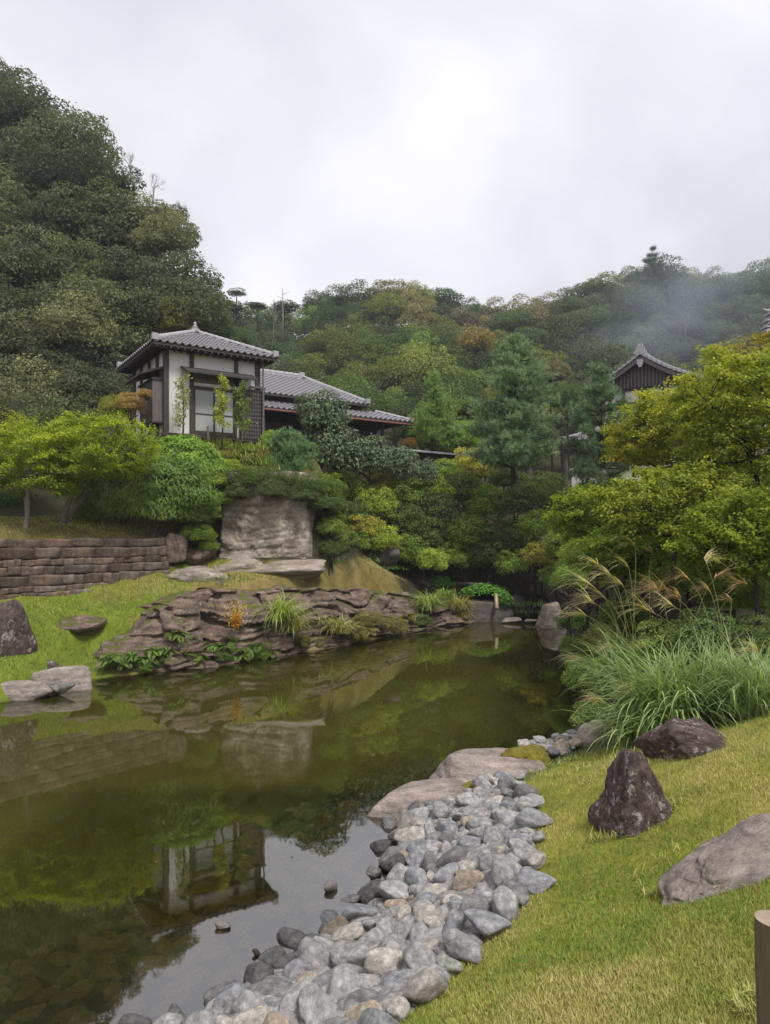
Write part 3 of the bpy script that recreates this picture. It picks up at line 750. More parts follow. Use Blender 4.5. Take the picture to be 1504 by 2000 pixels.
vis = [p for p in placed if in_view(p[0], p[1], float(ground(p[0], p[1])) + 0.1, 60)]
vis.sort(key=lambda p: -p[2] / p[1])
for i, (x, y, r) in enumerate(vis[:300]):
    u = rs.rand(); acc = 0
    for lb, c, w in CLS:
        acc += w
        if u <= acc: break
    dw = float(pond_dist(x, y)); wet = 0.5 if dw < 0.06 else 1.0
    if wet < 1: lb = 'wet dark cobble at the very edge of the water'
    el = rs.uniform(1.0, 1.35)
    v_ = rs.uniform(0.85, 1.15)
    o = link('cobble', COBS[i % 12], None, (x, y, float(ground(x, y)) + r * rs.uniform(0.25, 0.75) + 0.02), (rs.uniform(-0.5, 0.5), rs.uniform(-0.5, 0.5), rs.uniform(0, 6.3)),
             (r * el * 1.12, r * 1.02, r * rs.uniform(0.62, 0.95)), tuple(k_ * v_ * wet for k_ in c))
    size_w = 'large ' if r > 0.115 else ('' if r > 0.078 else 'small ')
    place_w = 'near the bottom of the picture' if y < 5.6 else ('midway along the bank' if y < 7.6 else ('beside the pale flat rocks' if y < 9.2 else 'beyond the pale flat rocks'))
    side_w = 'water edge' if dw < 0.06 else ('pond side' if dw < 0.55 else ('middle row' if dw < 1.05 else 'lawn side'))
    lb = size_w + lb.split(' on the bank')[0].split(' at the very')[0] + ' ' + place_w + ', ' + side_w
    tag(o, lb, 'cobble', 'cobbles along the pond edge')
# smaller stones that fill the gaps under them
mb = MB()
for (x, y, r) in vis[300:]:
    a = rs.uniform(0, 6.3); R = np.array([[math.cos(a), -math.sin(a), 0], [math.sin(a), math.cos(a), 0], [0, 0, 1]])
    V_, T_ = rock_verts(300 + rs.randint(12), k=8, sharp=8, amp=0.045, freq=1.8, sub=2, dmin=0.72)
    mb.add((V_ * np.array([r * 1.3, r, r * 0.8])) @ R.T + np.array([x, y, float(ground(x, y)) + r * 0.5]), tris=T_)
V0, T0 = rock_verts(399, k=8, sharp=8, amp=0.05, sub=2, dmin=0.7)
for (x, y), d in list(zip(cand, cd))[:2600]:
    if d > dmax_at(y) - 0.05 or d < 0.05 or in_slab(x, y): continue
    r = rs.uniform(0.05, 0.09); a = rs.uniform(0, 6.3)
    R = np.array([[math.cos(a), -math.sin(a), 0], [math.sin(a), math.cos(a), 0], [0, 0, 1]])
    mb.add((V0 * np.array([r * 1.3, r, r * 0.7])) @ R.T + np.array([x, y, float(ground(x, y)) + 0.01]), tris=T0)
tag(mb.build('gravel', M['cobble'], None, True, color=(0.75, 0.75, 0.75)), 'small grey stones filling the gaps under the cobbles', 'gravel', kind='stuff')
# stones lying under the shallow water
cand = np.stack([rs.uniform(-3.2, 0.9, 5000), rs.uniform(4.0, 9.2, 5000)], 1); cd = pond_dist(cand[:, 0], cand[:, 1]); sub_p = []
for (x, y), d in zip(cand, cd):
    if not (-2.3 < d < -0.1): continue
    r = rs.uniform(0.08, 0.18)
    if any((x - a) ** 2 + (y - b) ** 2 < (0.9 * (r + c)) ** 2 for a, b, c in sub_p): continue
    if not in_view(x, y, 0): continue
    sub_p.append((x, y, r))
    if len(sub_p) > 170: break
for i, (x, y, r) in enumerate(sub_p):
    zt = min(-0.012, float(ground(x, y)) + r * 0.75)
    o = link('sunken_stone', COBS[i % 12], None, (x, y, zt - r * 0.45), (0, 0, rs.uniform(0, 6.3)), (r * 1.3, r, r * 0.45))
    o.data = COBS[i % 12]
    tag(o, ('larger ' if r > 0.13 else 'smaller ') + 'brown algae covered stone under shallow water, ' + ('near the picture bottom' if y < 5.8 else ('off the middle cobbles' if y < 7.4 else 'near the pale pointed rock')) + (', close in' if pond_dist(x, y) > -0.8 else ', farther out'), 'stone', 'sunken stones in the shallows')
    o.material_slots[0].link = 'OBJECT'; o.material_slots[0].material = M['wet_stone']
for i, (px, py, w, lb) in enumerate([(552, 1910, 46, 'dark wet stone alone in the sky reflection, larger of two'), (487, 1940, 40, 'dark wet stone near the bottom cobbles, half in the water'), (598, 1876, 60, 'wet grey stone at the corner of the cobble bank, half submerged'),
                                     (430, 1812, 26, 'small pale stone barely above water by the roof reflection'), (648, 1735, 28, 'small flat pale stone barely above water near the cobbles'), (758, 1695, 20, 'tiny dark pointed stone in the water off the cobbles'),
                                     (502, 1866, 16, 'tiny dark stone alone in the sky reflection')]):
    x, y = W(px, py)
    rock('stone', (x, y, 0.02), (w / F * y / 2, w / F * y / 2.6, w / F * y / 3.2), 'boulder' if i in (0, 1, 5, 6) else 'cobble', 420 + i, i, label=lb, cat='stone', color=(0.6, 0.58, 0.55), sub=3)

# ------------------------------------------------------------------ dry stone retaining wall
wall = empty('stone_retaining_wall', (A_W[0], A_W[1], 1.2))
tag(wall, 'brown stone block retaining wall holding the maple terrace', 'wall', kind='thing')
e_w = (B_W - A_W) / np.linalg.norm(B_W - A_W); L_w = float(np.linalg.norm(B_W - A_W)); ang_w = math.atan2(e_w[1], e_w[0])
rsw = np.random.RandomState(3)
def block_mesh(seed, sx, sy, sz):
    n = 5
    mbk = MB(); lin = np.linspace(-1, 1, n)
    bm = bmesh.new(); bmesh.ops.create_cube(bm, size=2.0); bmesh.ops.subdivide_edges(bm, edges=bm.edges[:], cuts=3, use_grid_fill=True)
    V = np.array([v.co[:] for v in bm.verts]); Q = np.array([[v.index for v in f.verts] for f in bm.faces]); bm.free()
    nrm = np.sum(np.abs(V) ** 60, axis=1) ** (1 / 60); V = V / nrm[:, None]
    V = V * np.array([sx, sy, sz]) / 2
    V = V + 0.04 * np.stack([fbm(V * 5 + seed * 3.1, 3, seed + i) for i in range(3)], -1)
    return MB().add(V, Q).mesh('stone', M['wall_stone'], True)
z = 3.24; row = 0
while z > 1.35:
    hh = [0.24, 0.29, 0.17, 0.23, 0.27, 0.15, 0.21, 0.22][row % 8]
    s = -rsw.uniform(0, 0.4)
    while s < L_w:
        w = min(rsw.uniform(0.3, 1.0) if row < 2 else rsw.choice([rsw.uniform(0.15, 0.35), rsw.uniform(0.35, 0.85)]), L_w + rsw.uniform(0, 0.15) - s)
        if w < 0.14: break
        mid = s + w / 2
        zb_here = 1.62 + 0.54 * mid / L_w
        if z > zb_here - 0.05:
            depth = 0.45
            pr = rsw.uniform(-0.035, 0.035) + 0.05 * row
            tone = rsw.uniform(0.45, 1.05); hue = rsw.choice([0, 0, 1, 2])
            colr = [(tone, tone * 0.97, tone * 0.95), (tone * 1.0, tone * 0.92, tone * 0.86), (tone * 0.95, tone * 1.02, tone * 1.05)][hue]
            hs = hh * rsw.uniform(0.96, 1.04)
            q = A_W + e_w * mid + N_W * (pr - 0.1)
            o = link('stone', block_mesh(rsw.randint(9999), w * 1.0, depth, hs), wall, (q[0] - A_W[0], q[1] - A_W[1], z - hh / 2 + rsw.uniform(-0.018, 0.018) - 1.2), (rsw.uniform(-0.03, 0.03), rsw.uniform(-0.035, 0.035), ang_w + rsw.uniform(-0.03, 0.03)), color=colr)
        s += w
    z -= hh; row += 1
m_ = (A_W + B_W) / 2 - N_W * 0.16 - A_W
MB().box((0, 0, 0), (L_w, 0.25, 1.9)).build('earth_backing', M['soil'], wall, loc=(m_[0], m_[1], 2.2 - 1.2), rot=(0, 0, ang_w))
q = B_W + e_w * 0.35
rock('rock', (q[0], q[1] + 0.1, 2.85), (0.42, 0.4, 0.5), 'ledge_rock', 96, 0.7, label='broken brown rock at the far end of the stone wall', cat='rock')
rock('rock', (q[0] + 0.55, q[1] + 0.5, 2.6), (0.5, 0.35, 0.4), 'ledge_rock', 97, 0.3, label='brown rock lump between the stone wall and the cliff', cat='rock')

# wooden post by the path
pc = P(1513, 1795, 1.53)
post = empty('fence_post', (pc[0], pc[1], float(ground(pc[0], pc[1]))))
tag(post, 'short round wooden post at the lawn corner, flat cut top', 'post')
hp = pc[2] - post.location.z
zs = np.linspace(-0.1, hp + 0.001, 14); mb = MB(); mb.tube(np.stack([0.008 * np.sin(zs * 3) - (hp - zs) * -0.012, 0 * zs, zs], 1), np.where(zs > hp - 0.02, 0.0385, 0.041), 28, cap=False)
mb.build('shaft', M['post_wood'], post, True)
mb = MB(); th = np.linspace(0, 2 * math.pi, 29)[:-1]
ringv = [np.stack([0.0385 * f * np.cos(th), 0.0385 * f * np.sin(th), np.full(28, hp + 0.001 * (1 - f))], 1) for f in (1, 0.6, 0.01)]
mb.grid(np.stack([np.vstack([r_, r_[:1]]) for r_ in ringv]))
mb.build('cut_top', flat_mat('cut_wood', (0.30, 0.235, 0.16), 0.8, 0.35, 30), post)

# ------------------------------------------------------------------ buildings
E1 = np.array([0.836, 0.548]); ROT_H = math.atan2(0.548, 0.836)

def tile_mesh(w, l, name='roof_tile'):
    """one curved pan tile: x across, y up the slope, z out of the roof"""
    xs_ = np.linspace(0, 1, 8)
    prof = np.where(xs_ < 0.62, -0.030 * np.sin(xs_ / 0.62 * math.pi), 0.042 * np.sin((xs_ - 0.62) / 0.38 * math.pi))
    G = np.zeros((2, 8, 3))
    G[0, :, 0] = xs_ * w * 1.04; G[1, :, 0] = xs_ * w * 1.04
    G[0, :, 1] = 0; G[1, :, 1] = l * 1.12
    G[0, :, 2] = prof + 0.062; G[1, :, 2] = prof + 0.028
    m = MB().grid(G)
    lip = np.zeros((2, 8, 3)); lip[0] = G[0]; lip[1] = G[0]; lip[0, :, 2] -= 0.035
    m.add(lip.reshape(-1, 3), [[i, i + 1, 8 + i + 1, 8 + i] for i in range(7)])
    return m.mesh(name, M['tile'], False)

def roof_face(parent, a, b, c, d, tw, tl, tile_me, limit, stuff_name='roof_tile_rows'):
    """tiles on the face with eave a->b and top edge d->c (local coordinates); first `limit` tiles are objects, the rest one mesh"""
    a, b, c, d = [np.asarray(v, float) for v in (a, b, c, d)]
    ux = (b - a); W_ = np.linalg.norm(ux); ux /= W_
    up = d - a; up = up - ux * (up @ ux); Lr = np.linalg.norm(up); up /= Lr
    nz = np.cross(ux, up)
    R = Matrix(np.stack([ux, up, nz], 1).tolist())
    x0, x1 = (d - a) @ ux, (c - a) @ ux
    n = 0; rest = MB(); rest_n = 0
    V = np.array([v.co[:] for v in tile_me.vertices]); Fq = [list(p.vertices) for p in tile_me.polygons]
    rows = int(Lr / tl); cols = int(round(W_ / tw)); tw_ = W_ / cols; tl_ = Lr / rows
    for r in range(rows):
        f = (r + 0.35) / rows
        lo = x0 * f; hi = W_ + (x1 - W_) * f
        for k in range(cols):
            xm = (k + 0.5) * tw_
            if xm < lo or xm > hi: continue
            pos = a + ux * (k * tw_) + up * (r * tl_ - 0.03)
            if n < limit:
                o = link('roof_tile', tile_me, parent); o.matrix_local = Matrix.LocRotScale(Vector(pos), R.to_quaternion(), Vector((tw_ / tw, tl_ / tl, 1)))
                n += 1
            else:
                rest.add((V * np.array([tw_ / tw, tl_ / tl, 1])) @ np.stack([ux, up, nz], 1).T + pos, Fq); rest_n += 1
    if rest_n:
        o = rest.build(stuff_name, M['tile'], parent); o['kind'] = 'stuff'
    return n

def ridge(parent, a, b, r=0.085, name='ridge_tiles'):
    a = np.asarray(a, float); b = np.asarray(b, float); L = np.linalg.norm(b - a); n = max(3, int(L / 0.22))
    m = MB(); pts = [a + (b - a) * t for t in np.linspace(0, 1, n * 4 + 1)]
    rad = [r * (1.0 + 0.16 * (k % 4 == 0)) for k in range(len(pts))]
    m.tube(pts, rad, 8)
    d = (b - a) / L
    m.bar(a - np.array([0, 0, r * 0.9]), b - np.array([0, 0, r * 0.9]), r * 2.5, r * 1.1)
    m.box(b + d * 0.02 + np.array([0, 0, 0.02]), (r * 2.6, r * 2.6, r * 2.8))
    return m.build(name, M['tile_edge'], parent, False)

# white house on the bank
C0 = P(322, 848, 24.0)
h1 = empty('garden_house', tuple(C0), ROT_H)
tag(h1, 'small white plastered house with a grey tiled hip roof on the bank', 'house')
HW, HD, HT = 3.34, 3.84, 2.92
mb = MB()
mb.box((0.46, 0.06, HT / 2), (0.86, 0.12, HT)); mb.box(((0.887 + 2.55) / 2, 0.06, (1.74 + HT) / 2), (2.55 - 0.887, 0.12, HT - 1.74)); mb.box(((2.55 + HW) / 2, 0.06, HT / 2), (HW - 2.55, 0.12, HT))
mb.build('front_wall', M['plaster'], h1)
MB().box((0.06, HD / 2 + 0.06, HT / 2), (0.118, HD - 0.125, HT)).build('side_wall', M['plaster'], h1)
MB().box((HW - 0.06, HD / 2 + 0.06, HT / 2), (0.118, HD - 0.125, HT)).build('side_wall', M['plaster'], h1)
MB().box((HW / 2, HD - 0.06, HT / 2), (HW - 0.25, 0.118, HT)).build('back_wall', M['plaster'], h1)
MB().box((HW / 2, HD / 2, 0.02), (HW - 0.1, HD - 0.1, 0.08)).build('floor_slab', M['dark_wood'], h1)
for (x, w, z0, z1) in [(0.03, 0.17, -0.1, HT), (0.90, 0.13, 0.02, HT), (2.50, 0.12, 1.74, HT), (HW - 0.03, 0.17, -0.1, HT)]:
    MB().box((x, -0.012, (z0 + z1) / 2), (w, 0.15, z1 - z0)).build('post', M['dark_wood'], h1)
for y, z0 in [(0.75, 0.0), (1.75, 0.0), (2.8, 0.0), (HD - 0.05, -0.1)]:
    MB().box((-0.012, y, (z0 + HT) / 2), (0.15, 0.11, HT - z0)).build('post', M['dark_wood'], h1)
MB().box((HW / 2, -0.02, 0.0), (HW + 0.2, 0.18, 0.10)).build('sill_beam', M['dark_wood'], h1)
MB().box((HW / 2, -0.02, HT - 0.02), (HW + 0.2, 0.16, 0.10)).build('top_beam', M['dark_wood'], h1)
MB().box((-0.02, HD / 2, HT - 0.023), (0.16, HD + 0.1, 0.10)).build('top_beam', M['dark_wood'], h1)
mb = MB(); mb.box((HW / 2, 0.55, -0.3), (HW - 0.2, 0.9, 0.5)); mb.build('crawl_space', M['black_wood'], h1)  # solid black block stands for the shade under the floor
# sliding doors in a dark frame
fr = MB(); fr.box((1.70, 0.0, 1.69), (1.60, 0.13, 0.09)); fr.box((1.70, 0.0, 0.12), (1.60, 0.16, 0.10)); fr.box((0.985, 0.0, 0.9), (0.05, 0.12, 1.55)); fr.box((2.47, 0.0, 0.9), (0.07, 0.12, 1.55))
frame = fr.build('door_frame', M['dark_wood'], h1)
for x0, x1, yy in [(1.01, 1.74, 0.055), (1.70, 2.44, 0.02)]:
    dpart = MB().box(((x0 + x1) / 2, yy, 0.905), (x1 - x0, 0.02, 1.48)).build('sliding_door', M['paper'], h1)
    dm = MB(); dm.box((x0 + 0.02, yy - 0.02, 0.905), (0.045, 0.03, 1.48)); dm.box((x1 - 0.02, yy - 0.02, 0.905), (0.045, 0.03, 1.48)); dm.box(((x0 + x1) / 2, yy - 0.018, 0.80), (x1 - x0, 0.025, 0.03)); dm.box(((x0 + x1) / 2, yy - 0.018, 0.19), (x1 - x0, 0.025, 0.05))
    dm.build('door_rail', M['dark_wood'], dpart)
# door canopy
cv = MB(); a0, a1 = 0.55, 3.05
G = np.array([[[a0, -0.02, 2.32], [a1, -0.02, 2.32]], [[a0, -0.62, 2.08], [a1, -0.62, 2.08]]])
cv.grid(G + np.array([0, 0, 0.03])); cv.grid(G - np.array([0, 0, 0.03]), flip=True)
cv.bar((a0, -0.62, 2.08), (a1, -0.62, 2.08), 0.05, 0.075); cv.bar((a0, -0.02, 2.32), (a0, -0.62, 2.08), 0.05, 0.07); cv.bar((a1, -0.02, 2.32), (a1, -0.62, 2.08), 0.05, 0.07)
canopy = cv.build('door_canopy', M['dark_wood'], h1)
for x in (0.9, 2.5):
    bk = MB(); bk.bar((x, -0.05, 1.86), (x, -0.45, 2.1), 0.06, 0.06); bk.build('bracket', M['dark_wood'], canopy)
MB().box((1.7, -0.03, 2.0), (1.62, 0.06, 0.28)).build('shade_board', M['grey_wood'], canopy)  # grey strip put in for the canopy's shadow above the doors
# trellis screen
tr = empty('trellis_screen', (0, 0, 0)); tr.parent = h1
MB().box((3.06, -0.10, 0.92), (0.80, 0.02, 1.80)).build('backing_board', M['grey_wood'], tr)
for i in range(9): MB().box((2.68 + i * 0.095, -0.125, 0.92), (0.022, 0.02, 1.80)).build('upright_slat', M['dark_wood'], tr)
for i in range(13): MB().box((3.06, -0.146, 0.08 + i * 0.14), (0.80, 0.018, 0.022)).build('cross_slat', M['dark_wood'], tr)
for x in (2.64, 3.48): MB().box((x, -0.125, 0.9), (0.07, 0.09, 1.96)).build('side_post', M['grey_wood'], tr)
MB().box((3.06, -0.13, 1.89), (1.0, 0.14, 0.06)).build('cap_rail', M['grey_wood'], tr)
mb = MB(); mb.tube([(3.44, -0.22, HT), (3.44, -0.22, -0.5)], 0.03, 8); mb.build('drain_pipe', M['grey_wood'], h1)
# bay with upright slats on the shaded side
bay = empty('lattice_bay', (0, 0, 0)); bay.parent = h1
MB().box((-0.16, 0.98, 1.12), (0.30, 1.66, 1.42)).build('bay_box', M['grey_wood'], bay)
for i in range(12): MB().box((-0.335, 0.22 + i * 0.138, 1.12), (0.045, 0.05, 1.46)).build('upright_slat', M['grey_wood'], bay)
for z in (0.40, 1.85): MB().box((-0.20, 0.98, z), (0.42, 1.84, 0.06)).build('rail', M['dark_wood'], bay)
MB().box((-0.20, 0.13, 1.12), (0.36, 0.05, 1.46)).build('side_board', M['grey_wood'], bay)
cv = MB(); G = np.array([[[-0.02, 0.0, 2.25], [-0.02, 2.2, 2.25]], [[-0.75, 0.0, 1.98], [-0.75, 2.2, 1.98]]])
cv.grid(G + np.array([0, 0, 0.03])); cv.grid(G - np.array([0, 0, 0.03])); cv.bar((-0.75, 0, 1.98), (-0.75, 2.2, 1.98), 0.05, 0.07); cv.bar((-0.02, 0, 2.25), (-0.75, 0, 1.98), 0.05, 0.07)
cv.build('bay_canopy', M['dark_wood'], h1)
# roof
ov, ez = 0.52, HT + 0.02
e = [np.array([-ov, -ov, ez]), np.array([HW + ov, -ov, ez]), np.array([HW + ov, HD + ov, ez]), np.array([-ov, HD + ov, ez])]
ap = np.array([HW / 2, HD / 2, ez + 1.13])
ub = MB()
for i in range(4): ub.add([e[i], e[(i + 1) % 4], ap], tris=[[0, 1, 2]])
ub.add([p - np.array([0, 0, 0.09]) for p in e], [[3, 2, 1, 0]])
for i in range(4): ub.add([e[i], e[(i + 1) % 4], e[(i + 1) % 4] - np.array([0, 0, 0.09]), e[i] - np.array([0, 0, 0.09])], [[3, 2, 1, 0]])
roof1 = ub.build('roof_deck', M['dark_wood'], h1)
for i in range(19):
    x = -ov + 0.12 + i * (HW + 2 * ov - 0.24) / 18
    MB().box((x, -ov / 2 - 0.01, ez - 0.125), (0.045, ov - 0.02, 0.06)).build('rafter', M['dark_wood'], h1)
for i in range(20):
    y = -ov + 0.12 + i * (HD + 2 * ov - 0.24) / 19
    MB().box((-ov / 2 - 0.01, y, ez - 0.125), (ov - 0.02, 0.045, 0.06)).build('rafter', M['dark_wood'], h1)
t_me = tile_mesh(0.25, 0.225)
n1 = roof_face(h1, e[0], e[1], ap, ap, 0.25, 0.225, t_me, 300)
n1 += roof_face(h1, e[3], e[0], ap, ap, 0.25, 0.225, t_me, 300 - n1)
n1 += roof_face(h1, e[1], e[2], ap, ap, 0.25, 0.225, t_me, max(0, 300 - n1))
roof_face(h1, e[2], e[3], ap, ap, 0.25, 0.225, t_me, 0)
for i in range(4): ridge(h1, ap + np.array([0, 0, 0.08]), e[i] + (ap - e[i]) * 0.03 + np.array([0, 0, 0.11]), 0.075, 'hip_ridge')
# finial on the apex
fb = MB(); c = ap + np.array([0, 0, 0.12])
prof = [(0.17, -0.05), (0.17, 0.04), (0.10, 0.06), (0.12, 0.12), (0.06, 0.15), (0.05, 0.19), (0.07, 0.24), (0.01, 0.32)]
th = np.linspace(0, 2 * math.pi, 13)
fb.grid(np.array([[[c[0] + r * math.cos(t), c[1] + r * math.sin(t), c[2] + z] for t in th] for r, z in prof]))
fb.build('roof_finial', M['tile_edge'], h1)

# long tiled house behind
q0 = P(515, 795, 30.0)
h2 = empty('tiled_house', (q0[0], q0[1], q0[2] - 2.3), ROT_H)
tag(h2, 'long dark timber house with two tiers of grey tiled roof behind the white house', 'house')
lz, uz = 2.3, 3.1
x0, x1 = -1.6, 7.75
# lower roof tier and wall
lo = [np.array([x0, 0, lz]), np.array([x1, 0, lz]), np.array([x1 - 1.35, 1.35, lz + 0.52]), np.array([x0, 1.35, lz + 0.52])]
mb = MB(); mb.add(lo, [[0, 1, 2, 3]]); mb.add([p - np.array([0, 0, 0.1]) for p in lo], [[3, 2, 1, 0]]); mb.bar(lo[0] - np.array([0, 0, .05]), lo[1] - np.array([0, 0, .05]), 0.05, 0.11)
en = [lo[1], np.array([x1, 6.0, lz]), np.array([x1 - 1.35, 6.0, lz + 0.52]), lo[2]]
mb.add(en, [[0, 1, 2, 3]])
mb.build('lower_roof_deck', M['dark_wood'], h2)
t2 = tile_mesh(0.27, 0.25)
nn = roof_face(h2, lo[0] + np.array([1.2, 0, 0]), lo[1], lo[2], lo[3] + np.array([1.2, 0, 0]), 0.27, 0.25, t2, 130)
roof_face(h2, en[0], en[1], en[2], en[3], 0.27, 0.25, t2, 0)
ridge(h2, lo[2] + np.array([0, 0, 0.08]), lo[1] + np.array([-0.1, 0.1, 0.12]), 0.075, 'hip_ridge')
ux0, ux1, uy = -1.15, 5.75, 0.95
up = [np.array([ux0, uy, uz]), np.array([ux1, uy, uz]), np.array([ux1, uy + 4.8, uz]), np.array([ux0, uy + 4.8, uz])]
ra, rb = np.array([ux0 + 2.35, uy + 2.4, uz + 1.42]), np.array([ux1 - 2.35, uy + 2.4, uz + 1.42])
mb = MB(); mb.add([up[0], up[1], rb, ra], [[0, 1, 2, 3]]); mb.add([up[2], up[3], ra, rb], [[0, 1, 2, 3]]); mb.add([up[1], up[2], rb], tris=[[0, 1, 2]]); mb.add([up[3], up[0], ra], tris=[[0, 1, 2]])
mb.add([p - np.array([0, 0, 0.08]) for p in up], [[3, 2, 1, 0]]); mb.bar(up[0] - np.array([0, 0, .04]), up[1] - np.array([0, 0, .04]), 0.05, 0.09); mb.bar(up[1] - np.array([0, 0, .04]), up[2] - np.array([0, 0, .04]), 0.05, 0.09)
mb.build('upper_roof_deck', M['dark_wood'], h2)
roof_face(h2, up[0], up[1], rb, ra, 0.27, 0.25, t2, 165)
roof_face(h2, up[1], up[2], rb, rb, 0.27, 0.25, t2, 0); roof_face(h2, up[3], up[0], ra, ra, 0.27, 0.25, t2, 0)
ridge(h2, ra + np.array([0, 0, .1]), rb + np.array([0, 0, .1]), 0.10, 'main_ridge')
for a, b in ((rb, up[1]), (ra, up[0]), (rb, up[2])): ridge(h2, a + np.array([0, 0, .08]), b + (a - b) * 0.02 + np.array([0, 0, .12]), 0.08, 'hip_ridge')
MB().box(((ux0 + ux1) / 2, uy + 2.4, 2.9), (ux1 - ux0 - 0.9, 4.0, 0.62)).build('upper_wall', M['black_wood'], h2)
MB().box(((x0 + x1 - 1.2) / 2, 3.6, 1.0), (x1 - x0 - 1.4, 4.6, 2.6)).build('timber_wall', M['black_wood'], h2)
for x in (0.2, 2.2, 4.2, 6.2): MB().box((x, 0.42, 1.05), (0.10, 0.10, 2.4)).build('post', M['dark_wood'], h2)
for x in (1.2, 3.2, 5.2): MB().box((x, 1.28, 1.0), (1.7, 0.05, 1.8)).build('shutter_panel', M['dark_wood'], h2)
mb = MB(); mb.tube([(x0, -0.06, lz - 0.08), (x1 + 0.5, -0.06, lz - 0.14)], 0.045, 8); mb.tube([(x1 - 0.15, -0.05, lz - 0.1), (x1 - 0.15, -0.05, lz - 1.5)], 0.04, 8); mb.build('copper_gutter', M['copper'], h2)

# low roofed board fence to its right
fa, fb_ = P(782, 877, 32.0), P(925, 896, 34.5)
wl = empty('board_fence', (fa[0], fa[1], fa[2] - 1.3)); d_ = (fb_ - fa); Lf = float(np.hypot(d_[0], d_[1])); wl.rotation_euler = (0, 0, math.atan2(d_[1], d_[0]))
tag(wl, 'low black board fence with a pale metal capping to the right of the tiled house', 'fence')
for i in range(12): MB().box(((i + 0.5) * Lf / 12, 0.0, 0.6), (Lf / 12 - 0.012, 0.05, 1.2)).build('board', M['black_wood'], wl)
mb = MB(); mb.box((Lf / 2, -0.1, 1.27), (Lf + 0.2, 0.45, 0.05), np.array([[1, 0, 0], [0, math.cos(.25), -math.sin(.25)], [0, math.sin(.25), math.cos(.25)]])); mb.build('capping', M['cap_metal'], wl)
for x in (0.05, Lf / 2, Lf - 0.05): MB().box((x, 0.06, 0.6), (0.09, 0.09, 1.3)).build('post', M['black_wood'], wl)

# temple hall with the gable
tm_ = np.array([14.92, 41.35]); rot_t = math.atan2(-0.556, 0.83)
tb = 6.0
tp = empty('temple_hall', (tm_[0], tm_[1], tb), rot_t)
tag(tp, 'temple hall with a dark gable and pale tiled verges rising behind the trees', 'temple')
hw, rise, gz0 = 3.3, 1.75, 11.75 - tb
def curve(s): return gz0 + rise * (1 - s) - 0.16 * math.sin(s * math.pi)      # slightly sagging slope, s = 0 apex .. 1 eave
ss = np.linspace(0, 1.08, 12)
for sg in (-1, 1):
    dk = MB(); G0 = np.array([[[sg * hw * s, y, curve(s) + 0.0] for s in ss] for y in (-0.75, 8.0)])
    dk.grid(G0, flip=(sg > 0)); dk.grid(G0 - np.array([0, 0, 0.10]), flip=(sg < 0))
    dk.build('roof_slope', M['tile'], tp)
    bg = MB()
    for i in range(11):
        bg.bar((sg * hw * ss[i], -0.72, curve(ss[i]) - 0.16), (sg * hw * ss[i + 1], -0.72, curve(ss[i + 1]) - 0.16), 0.08, 0.22)
    bg.build('barge_board', M['grey_wood'], tp)
    vt = MB()
    for i in range(11):
        vt.bar((sg * hw * ss[i], -0.70, curve(ss[i]) + 0.06), (sg * hw * ss[i + 1], -0.70, curve(ss[i + 1]) + 0.06), 0.30, 0.10)
    vt.build('verge_coping', M['tile_edge'], tp)
    for i in range(13):
        s = 0.04 + i * 0.08
        MB().tube([(sg * hw * s, -0.88, curve(s) + 0.11), (sg * hw * s, -0.45, curve(s) + 0.13)], 0.075, 8).build('verge_tile', M['tile_edge'], tp)
    for y in (0.25,):
        m_ = MB(); m_.tube([(sg * hw * s, -0.32, curve(s) + 0.16) for s in ss], 0.10, 8); m_.build('descending_ridge', M['tile'], tp)
MB().add([(-hw * 0.92, -0.25, curve(1)), (hw * 0.92, -0.25, curve(1)), (0, -0.25, curve(0) - 0.15)], tris=[[0, 1, 2]]).build('gable_panel', M['dark_wood'], tp)
for i in range(13):
    x = -1.2 + i * 0.2; zt = curve(abs(x) / hw) - 0.35
    if zt > curve(1) + 0.05: MB().box((x, -0.30, (curve(1) + zt) / 2), (0.07, 0.05, zt - curve(1))).build('gable_slat', M['grey_wood'], tp)
gg = MB(); th = np.linspace(0, 2 * math.pi, 13)[:-1]
gg.box((0, -0.80, curve(0) - 0.42), (0.34, 0.06, 0.30)); gg.box((0, -0.80, curve(0) - 0.62), (0.18, 0.058, 0.18)); gg.build('gable_pendant', M['tile_edge'], tp)
rg = MB(); rg.box((0, 3.6, curve(0) + 0.16), (0.34, 8.6, 0.30)); rg.tube([(0, -0.7, curve(0) + 0.34), (0, 7.9, curve(0) + 0.34)], 0.10, 8); rg.build('main_ridge', M['tile'], tp)
on = MB(); on.box((0, -0.78, curve(0) + 0.25), (0.46, 0.14, 0.42)); on.box((0, -0.78, curve(0) + 0.52), (0.26, 0.14, 0.2)); on.box((-0.26, -0.78, curve(0) + 0.14), (0.2, 0.12, 0.16)); on.box((0.26, -0.78, curve(0) + 0.14), (0.2, 0.12, 0.16)); on.build('ridge_end_tile', M['tile_edge'], tp)
MB().box((0, 3.9, gz0 / 2 + 1.4), (4.5, 8.0, gz0 - 2.9)).build('upper_wall', M['plaster_white'], tp)
for x in (-2.25, -1.1, 0, 1.1, 2.25): MB().box((x, -0.13, gz0 / 2 + 1.4), (0.13, 0.1, gz0 - 2.9)).build('post', M['dark_wood'], tp)
for z in (3.4, 4.9, gz0 - 0.08): MB().box((0, -0.15, z), (4.7, 0.1, 0.12)).build('beam', M['dark_wood'], tp)
